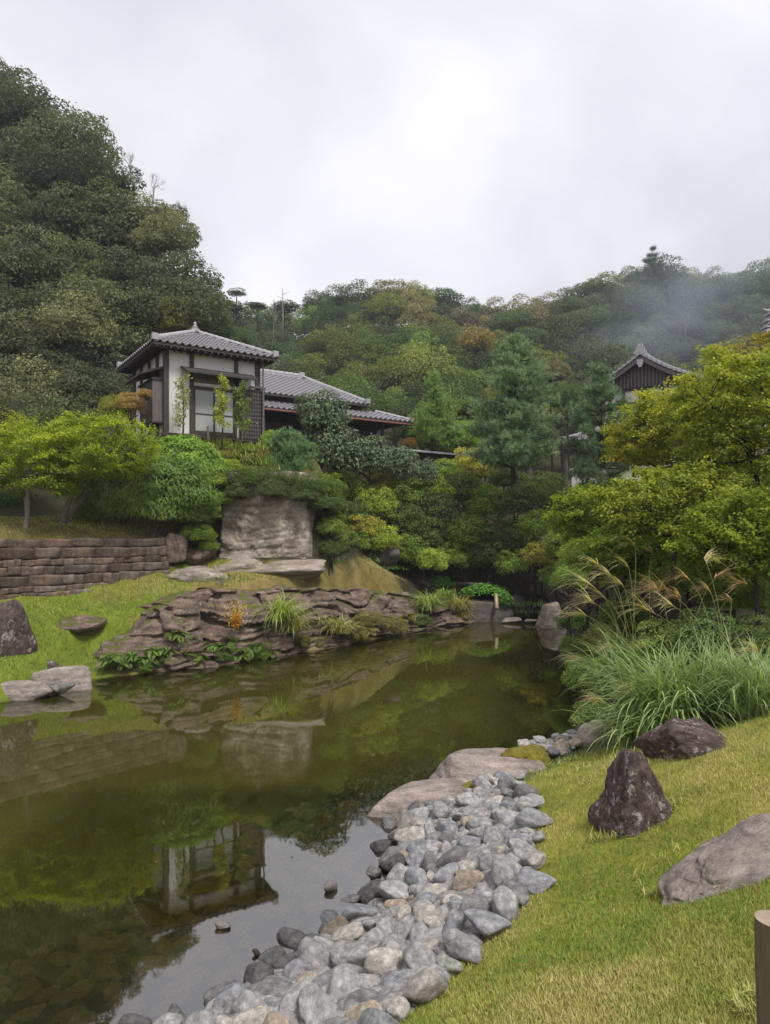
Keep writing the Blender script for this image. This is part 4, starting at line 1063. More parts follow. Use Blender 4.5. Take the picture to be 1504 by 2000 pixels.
# pent roof round the foot of the upper wall
pr = [np.array([-4.2, -1.9, 2.75]), np.array([4.2, -1.9, 2.75]), np.array([2.5, -0.1, 3.55]), np.array([-2.5, -0.1, 3.55])]
pl = [np.array([-4.2, 8.5, 2.75]), pr[0], pr[3], np.array([-2.5, 8.5, 3.55])]
mb = MB(); mb.add(pr, [[0, 1, 2, 3]]); mb.add(pl, [[0, 1, 2, 3]]); mb.add([p - np.array([0, 0, .1]) for p in pr], [[3, 2, 1, 0]]); mb.add([p - np.array([0, 0, .1]) for p in pl], [[3, 2, 1, 0]])
mb.bar(pr[0] - np.array([0, 0, .06]), pr[1] - np.array([0, 0, .06]), 0.06, 0.14); mb.bar(pl[0] - np.array([0, 0, .06]), pl[1] - np.array([0, 0, .06]), 0.06, 0.14)
mb.build('pent_roof_deck', M['dark_wood'], tp)
t3 = tile_mesh(0.33, 0.3)
roof_face(tp, pr[0], pr[1], pr[2], pr[3], 0.33, 0.3, t3, 120); roof_face(tp, pl[0], pl[1], pl[2], pl[3], 0.33, 0.3, t3, 0)
ridge(tp, pr[3] + np.array([0, 0, .08]), pr[0] + np.array([.05, .05, .14]), 0.1, 'hip_ridge'); ridge(tp, pr[2] + np.array([0, 0, .08]), pr[1] + np.array([-.05, .05, .14]), 0.1, 'hip_ridge')
MB().box((0, 4.2, 1.2), (6.6, 8.2, 3.0)).build('lower_wall', M['plaster_white'], tp)
for x in (-3.3, -2.0, -0.7, 0.7, 2.0, 3.3): MB().box((x, 0.06, 1.2), (0.14, 0.12, 3.0)).build('post', M['dark_wood'], tp)
for x in (-2.65, 0.0, 2.65):
    w_ = MB(); w_.box((x, 0.05, 1.35), (0.95, 0.06, 0.9)); wi = w_.build('window', M['black_wood'], tp)
    for k in range(5): MB().box((x - 0.4 + k * 0.2, 0.0, 1.35), (0.03, 0.03, 0.9)).build('window_bar', M['grey_wood'], wi)
MB().box((0, 0.03, 0.45), (6.7, 0.14, 0.12)).build('beam', M['dark_wood'], tp)

# white plaster boundary wall below it
ba, bb = P(1118, 940, 35.0), P(1330, 905, 33.0)
bw = empty('plaster_boundary_wall', (ba[0], ba[1], ba[2] - 1.0)); d_ = bb - ba; Lb = float(np.hypot(d_[0], d_[1])); bw.rotation_euler = (0, 0, math.atan2(d_[1], d_[0]))
tag(bw, 'white plastered boundary wall with a stone footing below the temple hall', 'wall', kind='thing')
MB().box((Lb / 2, 0, 0.9), (Lb, 0.4, 1.25)).build('plaster_panel', M['plaster_white'], bw)
MB().box((Lb / 2, -0.05, 0.10), (Lb + 0.1, 0.6, 0.40)).build('footing', M['boulder_pale'], bw)
MB().box((Lb / 2, 0, 1.56), (Lb + 0.2, 0.6, 0.08)).build('coping', M['tile_edge'], bw)
# end of another tiled roof at the right edge
rc = P(1496, 640, 44.0)
re = empty('temple_roof_end', (rc[0], rc[1], rc[2] - 0.2)); tag(re, 'stacked ridge tiles of a temple roof end at the right edge', 'roof')
for i in range(6): MB().box((1.2 - 0.12 * (i % 2) + 0.05 * i, 0.0, 0.0 + i * 0.2), (2.6, 0.7, 0.11)).build('stacked_tile', M['tile_edge'], re)
mb = MB(); mb.box((1.35, 0, 0.5), (2.3, 0.5, 1.05)); mb.build('ridge_core', M['tile'], re)
mb = MB(); mb.tube([(-0.15, 0, 1.33), (0.1, 0, 1.25), (2.6, 0, 1.25)], [0.05, 0.09, 0.09], 8); mb.build('ridge_cap', M['tile_edge'], re)
mb = MB(); G = np.array([[[-0.1, -0.3, 0.0], [2.6, -0.3, 0.0]], [[-1.6, -2.4, -1.6], [3.4, -2.4, -1.6]]]); mb.grid(G); G2 = G * np.array([1, -1, 1]); mb.grid(G2, flip=True); mb.build('roof_slope', M['tile'], re)
mb = MB(); mb.box((1.8, 0, -4.5), (3.6, 3.6, 6.2)); mb.build('wall', M['plaster_white'], re)

# ------------------------------------------------------------------ vegetation builders
def unit(v): return v / (np.linalg.norm(v, axis=-1, keepdims=True) + 1e-9)

def leaves(mb, C, Nn, L, aspect, tint, rs, D=None, fold=0.12):
    C = np.asarray(C, float); n = len(C)
    Nn = unit(np.asarray(Nn, float))
    if D is None: D = rs.normal(size=(n, 3))
    D = unit(D - Nn * np.sum(D * Nn, axis=1, keepdims=True)); S = np.cross(Nn, D)
    L = np.broadcast_to(np.asarray(L, float), (n,))[:, None]
    V = np.stack([C - D * L * 0.5, C + S * L * aspect * 0.5 + D * L * 0.04 + Nn * L * fold, C + D * L * 0.5 - Nn * L * fold, C - S * L * aspect * 0.5 + D * L * 0.04 + Nn * L * fold], 1)
    Q = np.arange(n)[:, None] * 4 + np.arange(4)[None, :]
    mb.add(V.reshape(-1, 3), Q, tint=np.repeat(np.clip(tint, 0, 1), 4))

def clump_crown(seed, n_cl, n_leaf, leaf, rc=(0.26, 0.44), flat=0.85, aspect=0.55, low=-0.5, shell=(0.5, 0.74), droop=0.0, mat='leaf', up=0.45):
    rs = np.random.RandomState(seed); mb = MB()
    cs = []
    tries = 0
    while len(cs) < n_cl and tries < 4000:
        tries += 1
        d = unit(rs.normal(size=3)[None])[0]
        if d[2] < low: continue
        c = d * rs.uniform(*shell); r = rs.uniform(*rc)
        if any(np.linalg.norm(c - a) < 0.62 * (r + b) for a, b in cs) and tries < 2500: continue
        cs.append((c, r))
    for c, r in cs:
        n = int(n_leaf * (r / rc[1]) ** 2 * rs.uniform(0.75, 1.15))
        d = unit(rs.normal(size=(n, 3)))
        out = unit(c[None])[0]
        d = np.where((d @ out)[:, None] < -0.25, -d, d)
        d[:, 2] = np.where((d[:, 2] < -0.35) & (rs.rand(n) < 0.7), -d[:, 2], d[:, 2])
        rad = r * (1.04 - 0.55 * rs.rand(n) ** 1.9)
        pts = c + d * rad[:, None] * np.array([1, 1, 0.85]) + rs.normal(size=(n, 3)) * r * 0.06
        nn = d * 0.7 + np.array([0, 0, up]) + rs.normal(size=(n, 3)) * 0.45
        tint = 0.48 + rs.normal() * 0.13 + rs.normal(size=n) * 0.20
        D = rs.normal(size=(n, 3)) + (np.array([0, 0, -droop]) if droop else 0)
        leaves(mb, pts * np.array([1, 1, flat]), nn, leaf * rs.uniform(0.7, 1.3, n), aspect, tint, rs, D)
    # inner scatter so the crown is not hollow
    n = int(n_leaf * n_cl * 0.22)
    pts = unit(rs.normal(size=(n, 3))) * (rs.rand(n)[:, None] ** 0.4) * 0.68
    pts[:, 2] = np.abs(pts[:, 2]) * 1.2 - 0.35
    leaves(mb, pts * np.array([1, 1, flat]), rs.normal(size=(n, 3)) + np.array([0, 0, 0.6]), leaf * 1.4, 0.7, 0.4 + rs.normal(size=n) * 0.15, rs)
    return mb.mesh('crown', M[mat])

def limb(mb, a, b, r0, r1, rs, bend=0.12, n=5, sides=5):
    a = np.asarray(a, float); b = np.asarray(b, float); L = np.linalg.norm(b - a)
    t = np.linspace(0, 1, n)
    off = rs.normal(size=3) * bend * L
    pts = a + (b - a) * t[:, None] + off * np.sin(t * math.pi)[:, None]
    mb.tube(pts, r0 + (r1 - r0) * t, sides, cap=False)
    return pts

def unit_trunk(seed, mat='bark', r=0.10):
    rs = np.random.RandomState(seed); mb = MB()
    t = np.linspace(-0.25, 0.95, 7)
    c = np.stack([0.10 * np.sin(t * 3 + seed), 0.08 * np.cos(t * 2.3 + seed), t], 1)
    mb.tube(c, r * (1.25 - 0.8 * (t + 0.25) / 1.2), 7)
    for k in range(7):
        s = c[3 + k % 4]; a = k * 2.4 + seed
        limb(mb, s, s + np.array([0.55 * math.cos(a), 0.55 * math.sin(a), rs.uniform(0.03, 0.09)]), r * 0.45, r * 0.1, rs)
    return mb.mesh('trunk', M[mat], True)

FARC = [clump_crown(1000 + i, 20 + 3 * (i % 3), 120, 0.115, flat=[0.8, 0.95, 0.7, 0.85, 1.0, 0.75][i]) for i in range(6)]
HILL = [clump_crown(1050 + i, 19 + 2 * (i % 3), 340, 0.07, rc=(0.22, 0.44), flat=[0.85, 0.95, 0.75, 0.9, 0.8, 1.0][i], aspect=0.5, shell=(0.42, 0.72)) for i in range(6)]
DENSE = [clump_crown(1100 + i, 34 + 5 * (i % 3), 240, 0.066, rc=(0.2, 0.36), flat=[0.85, 0.95, 0.75, 0.9, 0.8][i], aspect=0.45) for i in range(5)]
SHRUB = [clump_crown(1200 + i, 30 + 4 * (i % 3), 200, 0.082, rc=(0.2, 0.38), flat=[0.85, 0.95, 0.75, 0.9][i], aspect=0.5, low=-0.75) for i in range(4)]
GLOSS = [clump_crown(1300 + i, 26, 150, 0.12, rc=(0.22, 0.40), flat=0.95, aspect=0.34, low=-0.8, mat='leaf_glossy', droop=0.8) for i in range(3)]
TRUNKS = [unit_trunk(1400 + i) for i in range(3)]
TRUNK_D = [unit_trunk(1410 + i, 'bark_dark', 0.06) for i in range(2)]
rt = np.random.RandomState(77)

def tree(name, label, cat, group, c, r, crown, color, trunk=None, jitter=0.12, hmin=0.5, hmax=99):
    """c: crown centre (world), r: crown radii; the trunk runs from the terrain to the crown"""
    gz_ = float(ground(c[0], c[1])); r = np.broadcast_to(np.asarray(r, float), (3,))
    h = min(max(hmin * r[2], c[2] - gz_), hmax * r[2])
    root = empty(name, (c[0], c[1], c[2] - h)); tag(root, label, cat, group)
    v = 1 + rt.uniform(-jitter, jitter)
    link('crown', crown, root, (0, 0, h), (0, 0, rt.uniform(0, 6.28)), tuple(r), tuple(k * v for k in color))
    link('trunk', trunk if trunk is not None else TRUNKS[rt.randint(3)], root, (0, 0, 0), (0, 0, rt.uniform(0, 6.28)), (r[0], r[0], h))
    return root

# bare tree: forks into fine twigs
def bare_tree(seed, depth=5, spread=0.5):
    rs = np.random.RandomState(seed); mb = MB()
    def grow(p, d, L, r, k):
        q = p + d * L
        limb(mb, p, q, r, r * 0.62, rs, 0.06, 4, 4 if k > 2 else 3)
        if k == 0: return
        for _ in range(3 if k > 1 else 4):
            nd = unit((d + rs.normal(size=3) * spread + np.array([0, 0, 0.12]))[None])[0]
            grow(p + d * L * rs.uniform(0.6, 1.0), nd, L * rs.uniform(0.62, 0.82), r * 0.55, k - 1)
    grow(np.zeros(3), np.array([0, 0, 1.0]), 0.34, 0.022, depth)
    return mb.mesh('branches', M['bark_pale'], True)
BARE = [bare_tree(1500 + i) for i in range(2)]
def bare(px, py_top, py_base, Y, label, group=None, mesh=None, wide=0.8, color=None):
    a = P(px, py_base, Y); h = (py_base - py_top) / F * Y
    root = empty('bare_tree', tuple(a)); tag(root, label, 'tree', group)
    link('branches', mesh or BARE[0], root, (0, 0, 0), (0, 0, px), (h * wide / 1.0, h * wide / 1.0, h / 1.15))
    return root

# maple: horizontal sprays of small leaves on thin branches
def maple(name, label, base, ctr, rad, n_pads, n_leaf, leaf, color, seed, pad_r=0.42, bark='bark_dark', stems=1, group=None, trunk_r=0.05, cat='maple tree', fork=0.35):
    rs = np.random.RandomState(seed)
    base = np.asarray(base, float); ctr = np.asarray(ctr, float) - base; rad = np.asarray(rad, float)
    root = empty(name, tuple(base)); tag(root, label, cat, group)
    pads = []
    tries = 0
    while len(pads) < n_pads and tries < 6000:
        tries += 1
        d = rs.normal(size=3); d /= np.linalg.norm(d); f = rs.uniform(0.25, 1.0) ** 0.5
        if d[2] < -0.85: continue
        p = ctr + d * rad * f; R = pad_r * rs.choice([rs.uniform(0.4, 0.7), rs.uniform(0.7, 1.45)])
        if any(np.linalg.norm((p - a) * np.array([1, 1, 2.4])) < 0.75 * (R + b) for a, b in pads) and tries < 4500: continue
        pads.append((p, R))
    tm = MB(); forks = []
    for s in range(stems):
        off = np.array([rs.uniform(-0.25, 0.25), rs.uniform(-0.2, 0.2), 0]) * (stems > 1)
        tgt = ctr * np.array([fork * 1.4, fork * 1.4, 1]) + np.array([rs.uniform(-.3, .3) * rad[0] * (stems > 1), 0, -rad[2] * 0.55])
        tgt[2] = max(tgt[2], ctr[2] * fork)
        pts = limb(tm, off + np.array([0, 0, -0.15]), tgt, trunk_r, trunk_r * 0.7, rs, 0.07, 7, 8)
        forks.append(tgt)
    prim = []
    for k in range(min(9, len(pads))):
        p, R = pads[k]; f0 = forks[k % len(forks)]
        pts = limb(tm, f0, p - np.array([0, 0, 0.05]), trunk_r * 0.55, trunk_r * 0.16, rs, 0.13, 8, 6)
        prim.append(pts)
    allp = np.vstack(prim + [np.array(forks)])
    mb = MB()
    per = n_leaf / sum(R * R for _, R in pads)
    for k, (p, R) in enumerate(pads):
        if k >= 9:
            j = np.argmin(np.linalg.norm(allp - (p - np.array([0, 0, 0.25])), axis=1))
            limb(tm, allp[j], p - np.array([0, 0, 0.04]), trunk_r * 0.22, trunk_r * 0.07, rs, 0.1, 5, 4)
        n = int(per * R * R); ph = rs.uniform(0, 2 * math.pi, n); q = np.sqrt(rs.rand(n))
        el = rs.uniform(0.62, 1.6); tl = rs.normal(size=2) * 0.3
        # ragged sprays: keep leaves along a handful of fingers
        nf = rs.randint(4, 8); fing = np.cos(ph * nf + rs.uniform(0, 6)) * 0.36 + 0.78 + rs.normal(size=n) * 0.16
        x = R * q * fing * np.cos(ph) * el; y = R * q * fing * np.sin(ph) / el
        z = -R * 0.16 * q ** 2 + tl[0] * x + tl[1] * y + rs.normal(size=n) * (R * 0.06 + 0.025)
        C = p + np.stack([x, y, z], 1)
        D = np.stack([np.cos(ph), np.sin(ph), -0.45 - 0.3 * q], 1) + rs.normal(size=(n, 3)) * 0.5
        Nn = np.array([0, 0, 1.0]) + rs.normal(size=(n, 3)) * 0.5 + np.stack([np.cos(ph), np.sin(ph), 0 * ph], 1) * q[:, None] * 0.45
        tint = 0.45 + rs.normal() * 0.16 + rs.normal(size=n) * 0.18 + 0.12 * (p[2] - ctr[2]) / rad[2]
        leaves(mb, C, Nn, leaf * rs.uniform(0.7, 1.3, n), 0.8, tint, rs, D)
    ns = int(n_leaf * 0.22); d_ = unit(rs.normal(size=(ns, 3))) * (rs.rand(ns, 1) ** 0.45) * 1.08
    d_ = d_[d_[:, 2] > -0.8]; ns = len(d_)
    leaves(mb, ctr + d_ * rad, np.array([0, 0, 1.0]) + rs.normal(size=(ns, 3)) * 0.5, leaf * rs.uniform(0.6, 1.2, ns), 0.8, 0.45 + rs.normal(size=ns) * 0.2, rs)
    link('crown', mb.mesh('crown', M['maple_leaf']), root, color=color)
    tm.build('trunk', M[bark], root, True)
    return root

# pine: whorls of branches with upright needle tufts
def needles(mb, C, axis, n_per, L, w, rs, spread=0.75, tint0=None):
    m = len(C)
    D = np.repeat(axis, n_per, 0) + rs.normal(size=(m * n_per, 3)) * spread; D = unit(D)
    B = np.repeat(C, n_per, 0) + rs.normal(size=(m * n_per, 3)) * L * 0.12
    S = unit(np.cross(D, rs.normal(size=D.shape))) * w * 0.5
    LL = L * rs.uniform(0.7, 1.2, (m * n_per, 1))
    V = np.stack([B - S, B + S, B + D * LL], 1).reshape(-1, 3)
    tint = (np.repeat(tint0, n_per) if tint0 is not None else 0.5) + rs.normal(size=m * n_per) * 0.15
    mb.add(V, tris=np.arange(m * n_per * 3).reshape(-1, 3), tint=np.repeat(np.clip(tint, 0, 1), 3))

def pine(name, label, base, height, width, seed, color, levels=12, n_br=6, group=None, prof=None, per=12, needle=0.17, lean=0.0):
    rs = np.random.RandomState(seed)
    root = empty(name, tuple(base)); tag(root, label, 'pine tree', group)
    tm = MB(); t = np.linspace(0, 1, 9)
    axis_p = np.stack([lean * t * height + 0.06 * np.sin(t * 5 + seed), 0.06 * np.cos(t * 4 + seed), t * height - 0.2], 1)
    tm.tube(axis_p, 0.10 * height / 5 * (1.05 - t), 7)
    mb = MB(); prof = prof or [(0, 0.75), (0.25, 1.0), (0.55, 0.8), (0.8, 0.5), (1.0, 0.08)]
    for k in range(levels):
        f = 0.12 + 0.88 * k / (levels - 1)
        R = np.interp(f, [a for a, b in prof], [b for a, b in prof]) * width
        c = np.array([np.interp(f, t, axis_p[:, i]) for i in range(3)])
        for b in range(n_br):
            a = rs.uniform(0, 6.28); r_ = R * rs.uniform(0.65, 1.15)
            tip = c + np.array([math.cos(a) * r_, math.sin(a) * r_, r_ * rs.uniform(0.05, 0.35)])
            pts = limb(tm, c, tip, 0.03 * height / 5, 0.008, rs, 0.08, 5, 4)
            nc = max(2, int(r_ / 0.17))
            for j in range(nc):
                s = 0.3 + 0.7 * (j + rs.rand()) / nc
                pp = c + (tip - c) * s + rs.normal(size=3) * 0.06
                nt_ = 9
                C = pp + rs.normal(size=(nt_, 3)) * np.array([0.13, 0.13, 0.07])
                ax = unit(np.array([math.cos(a) * 0.5, math.sin(a) * 0.5, 0.9]) + rs.normal(size=(nt_, 3)) * 0.3)
                needles(mb, C, ax, per, needle, 0.016, rs, 0.5, np.full(nt_, 0.45 + rs.normal() * 0.15))
    link('needles', mb.mesh('needles', M['needle']), root, color=color)
    tm.build('trunk', M['bark_dark'], root, True)
    return root

def blades(mb, base, n, L, w, rs, spread=0.05, th=(60, 88), bend=(50, 120), seg=6, tint=0.5, wind=None, tv=0.2):
    base = np.asarray(base, float)
    ph = rs.uniform(0, 2 * math.pi, n)
    if wind is not None: ph = wind[0] + rs.normal(size=n) * wind[1]
    t0 = np.radians(rs.uniform(th[0], th[1], n)); bd = np.radians(rs.uniform(bend[0], bend[1], n)); LL = L * rs.uniform(0.55, 1.1, n)
    o = rs.normal(size=(n, 2)) * spread
    p = np.stack([o[:, 0], o[:, 1], np.zeros(n)], 1) + base
    S = np.stack([-np.sin(ph), np.cos(ph), np.zeros(n)], 1)
    V = []
    for k in range(seg + 1):
        s = k / seg; ww = w * (0.55 + 0.45 * min(1, s * 4)) * (1 - s ** 2.5) + 0.0006
        V.append(p - S * ww / 2); V.append(p + S * ww / 2)
        an = t0 - bd * (s + 0.5 / seg) ** 1.4
        p = p + np.stack([np.cos(an) * np.cos(ph), np.cos(an) * np.sin(ph), np.sin(an)], 1) * (LL / seg)[:, None]
    V = np.stack(V, 1); m = (seg + 1) * 2
    q = np.array([[2 * k, 2 * k + 1, 2 * k + 3, 2 * k + 2] for k in range(seg)])
    Q = (np.arange(n)[:, None, None] * m + q[None]).reshape(-1, 4)
    tt = np.clip(tint + rs.normal(size=n) * tv, 0, 1)
    mb.add(V.reshape(-1, 3), Q, tint=np.repeat(tt, m))

def frond(mb, base, phi, L, rs, elev=55, bend=70, pairs=14, tint=0.5):
    p = np.asarray(base, float); C, Dd, Nn, LL = [], [], [], []
    for k in range(pairs):
        s = k / pairs; an = math.radians(elev - bend * s)
        d = np.array([math.cos(an) * math.cos(phi), math.cos(an) * math.sin(phi), math.sin(an)]); p = p + d * L / pairs
        side = np.array([-math.sin(phi), math.cos(phi), 0]); up = np.cross(d, side)
        l = 0.27 * L * math.sin(math.pi * (0.12 + 0.88 * s)) ** 0.8 + 0.01
        for sg in (-1, 1):
            dd = side * sg + d * 0.35
            C.append(p + dd * l * 0.5); Dd.append(dd); Nn.append(up); LL.append(l)
    leaves(mb, np.array(C), np.array(Nn), np.array(LL), 0.30, np.full(len(C), tint) + rs.normal(size=len(C)) * 0.1, rs, np.array(Dd), 0.04)

# ------------------------------------------------------------------ wooded hills
BACK_COL = {'dark': (0.034, 0.052, 0.024), 'green': (0.058, 0.084, 0.026), 'olive': (0.076, 0.088, 0.028), 'brown': (0.078, 0.074, 0.044), 'grey': (0.046, 0.06, 0.04)}  # 'grey' has the smoke haze put into the leaf colour
BACK_LAB = {'dark': 'dark evergreen tree on the far wooded hill', 'green': 'mid green leafy tree on the far wooded hill', 'olive': 'olive yellow tinged tree on the far wooded hill', 'brown': 'brownish autumn tree on the far wooded hill', 'grey': 'grey green tree on the smoky side of the far wooded hill'}
for k in range(9):
    t_ = k / 8.0; Y = 122 * (1 - t_) + 46 * t_
    rm = 3.7 * (1 - t_) + 2.1 * t_; rpx = rm / Y * F
    px = 320 + rt.uniform(0, 40)
    while px < 1640:
        S = s_back(px); py = S + rpx * 0.72 + t_ * (835 - S - rpx * 0.5) + rt.uniform(-0.3, 0.2) * rpx * (1 if k else 0.3)
        hide = (px > 1240 and py > 790) or (px < 505 and py > 700) or py > 850 or (px < 395 and py > 620)
        r_ = rm * rt.uniform(0.85, 1.5)
        if not hide:
            u = rt.rand()
            if px > 1090: kind = 'grey' if u < 0.6 else ('dark' if u < 0.85 else 'olive')
            elif k <= 2 and 740 < px: kind = 'brown' if u < 0.4 else ('dark' if u < 0.75 else 'olive')
            elif px < 600: kind = 'dark' if u < 0.7 else 'grey'
            else: kind = ['dark', 'green', 'olive', 'green'][min(3, int(u * 4))]
            if 880 < px < 960 and 635 < py < 720: kind = 'brown'
            c = P(px, py, Y + rt.uniform(-2, 2))
            zone = 'on the skyline' if k <= 1 else ('high on the slope' if k <= 3 else ('halfway down the slope' if k <= 5 else 'low on the slope'))
            wher = 'beside the steep wooded slope' if px < 520 else ('above the tiled house' if px < 720 else ('above the pale conifers' if px < 900 else ('above the large pine' if px < 1080 else ('above the temple gable' if px < 1290 else 'above the right maples'))))
            tree('hillside_tree', BACK_LAB[kind].split(' on the')[0] + ' ' + zone + ' of the far hill ' + wher, 'tree', 'trees on the far wooded hill', c, (r_, r_, r_ * rt.uniform(0.8, 1.1)), HILL[rt.randint(6)], BACK_COL[kind], jitter=0.3)
        px += rpx * rt.uniform(1.0, 1.5)
# standouts on the ridge and slope
tree('autumn_tree', 'orange tinged autumn tree standing out on the far hillside', 'tree', None, P(930, 672, 84), (2.6, 2.6, 2.2), FARC[1], (0.10, 0.075, 0.03))
tree('yellow_tree', 'pale yellow green rounded tree behind the roof of the white house', 'tree', None, P(345, 625, 40), (1.3, 1.3, 1.5), DENSE[1], (0.16, 0.16, 0.05))
def umbrella(px, py, Y, rpx, label):
    r = rpx / F * Y
    tree('umbrella_tree', label, 'tree', None, P(px, py, Y), (r, r, r * 0.45), FARC[rt.randint(6)], (0.045, 0.06, 0.032), TRUNK_D[0])
umbrella(462, 572, 96, 22, 'flat topped tree sticking up highest beside the steep slope')
umbrella(455, 600, 96, 30, 'dark tree with a spreading second tier below the flat topped one')
umbrella(503, 598, 98, 22, 'small flat topped tree on the low saddle of the ridge')
umbrella(558, 600, 99, 30, 'broad flat topped tree on the saddle next to the bare pole tree')
bare(535, 560, 660, 97, 'bare branching dead tree on the low saddle of the ridge', None, BARE[0], 0.5)
bare(1070, 556, 680, 112, 'leafless grey tree on the ridge, left one of the bare group', 'bare trees on the ridge', BARE[0], 0.7)
bare(1100, 552, 680, 112, 'leafless grey tree on the ridge, tallest of the bare group', 'bare trees on the ridge', BARE[1], 0.7)
bare(1040, 568, 680, 112, 'leafless low grey tree at the end of the bare group', 'bare trees on the ridge', BARE[1], 0.7)
bare(1338, 560, 700, 84, 'slender pale bare trunk rising from the smoky slope', None, BARE[1], 0.28)
pl_ = empty('bare_pole_tree', tuple(P(552, 680, 97))); tag(pl_, 'thin straight dead trunk standing against the sky on the saddle', 'tree')
mb = MB(); hpl = 118 / F * 97; mb.tube([(0, 0, 0), (0.05, 0, hpl * 0.5), (0, 0, hpl)], [0.16, 0.1, 0.03], 5)
for i in range(7): mb.tube([(0, 0, hpl * (0.5 + i * 0.065)), ((-1) ** i * 0.9, 0.2, hpl * (0.55 + i * 0.065))], [0.04, 0.015], 4)
mb.build('trunk', M['bark_pale'], pl_, True)
# conifer tip on the right ridge
pine('ridge_conifer', 'spiky conifer standing above the right ridge', P(1275, 600, 110), 115 / F * 110, 3.2, 1601, (0.04, 0.05, 0.045), levels=9, n_br=5, prof=[(0, 1.0), (0.5, 0.8), (1, 0.05)], per=10, needle=0.55)

# steep wooded slope on the left
LCOL = [(0.046, 0.055, 0.034), (0.034, 0.043, 0.029), (0.064, 0.069, 0.041), (0.05, 0.064, 0.032)]  # haze over the slope is put into these dulled leaf colours
LLAB = ['dusty green evergreen on the steep slope behind the white house', 'very dark evergreen on the steep slope behind the white house', 'olive grey evergreen on the steep slope behind the white house', 'fresh green evergreen on the steep slope behind the white house']
y_rows = np.arange(160, 860, 62)
for k, y_ in enumerate(y_rows):
    f = (y_ - 110) / 720.0; Y = 62 * (1 - f) + 32 * f
    xm = float(np.interp(y_, [b for a, b in S_LEFT], [a for a, b in S_LEFT]))
    if y_ > 640: xm = 300 if y_ < 700 else 235
    if y_ > 780: xm = 190
    rm = (3.3 * (1 - f) + 1.9 * f); px = xm - rm / F * F * F / Y * 0.72 / 1.0 if False else xm - rm / Y * F * 0.75
    while px > -170:
        r_ = rm * rt.uniform(0.85, 1.4); j = rt.randint(4)
        lbl = LLAB[j].split(' on the')[0] + ' ' + ('near the top of' if y_ < 330 else ('halfway up' if y_ < 560 else 'near the foot of')) + ' the steep slope, ' + ('at its open edge' if px > xm - 90 else ('behind its outer crowns' if px > 120 else 'toward the picture edge'))
        tree('slope_tree', lbl, 'tree', 'trees on the steep left slope', P(px, y_ + rt.uniform(-16, 22), Y + rt.uniform(-2, 2)), (r_, r_, r_ * rt.uniform(0.8, 1.05)), HILL[rt.randint(6)], LCOL[j], jitter=0.28)
        px -= rm / Y * F * rt.uniform(0.9, 1.3)
for i, (px, py, Y, r) in enumerate([(352, 402, 55, 14), (372, 452, 54, 18), (383, 510, 53, 16), (300, 352, 57, 18), (255, 305, 58, 16), (95, 200, 60, 16)]):
    bare(px, py - r * 2.0, py + r * 3.2, Y, ['thin twiggy tree poking out of the slope edge above the house ridge', 'feathery twiggy tree leaning out from the slope edge', 'low twiggy tree at the foot of the slope edge', 'bare twiggy top on the slope skyline, upper middle', 'bare twiggy top on the slope skyline next to a dark crown', 'thin bare twigs near the top of the slope'][i], None, BARE[i % 2], 0.6)
for i, (px, py, Y, r) in enumerate([(340, 418, 55, 30), (366, 470, 54, 30), (180, 275, 60, 28), (14, 172, 63, 40)]):
    c = P(px, py, Y); rr = r / F * Y
    tree('slope_tree', ['wispy branch crown jutting from the slope edge, upper one', 'wispy branch crown jutting from the slope edge, lower one', 'small crown breaking the slope skyline', 'topmost dark crown at the corner of the slope'][i], 'tree', 'trees on the steep left slope', c, (rr, rr, rr * 0.9), FARC[i], LCOL[0])
for i, (px, py, Y, r, lb) in enumerate([(400, 580, 46, 46, 'dark tall tree right behind the white house roof'), (420, 640, 44, 44, 'dark leafy tree between the two roofs'), (470, 668, 50, 40, 'rounded dark tree above the tiled roof'), (370, 600, 45, 30, 'dark tree at the foot of the steep slope')]):
    c = P(px, py, Y); rr = r / F * Y
    tree('house_tree', lb, 'tree', 'trees behind the white house', c, (rr, rr, rr * 1.2), DENSE[i], (0.042, 0.062, 0.03))

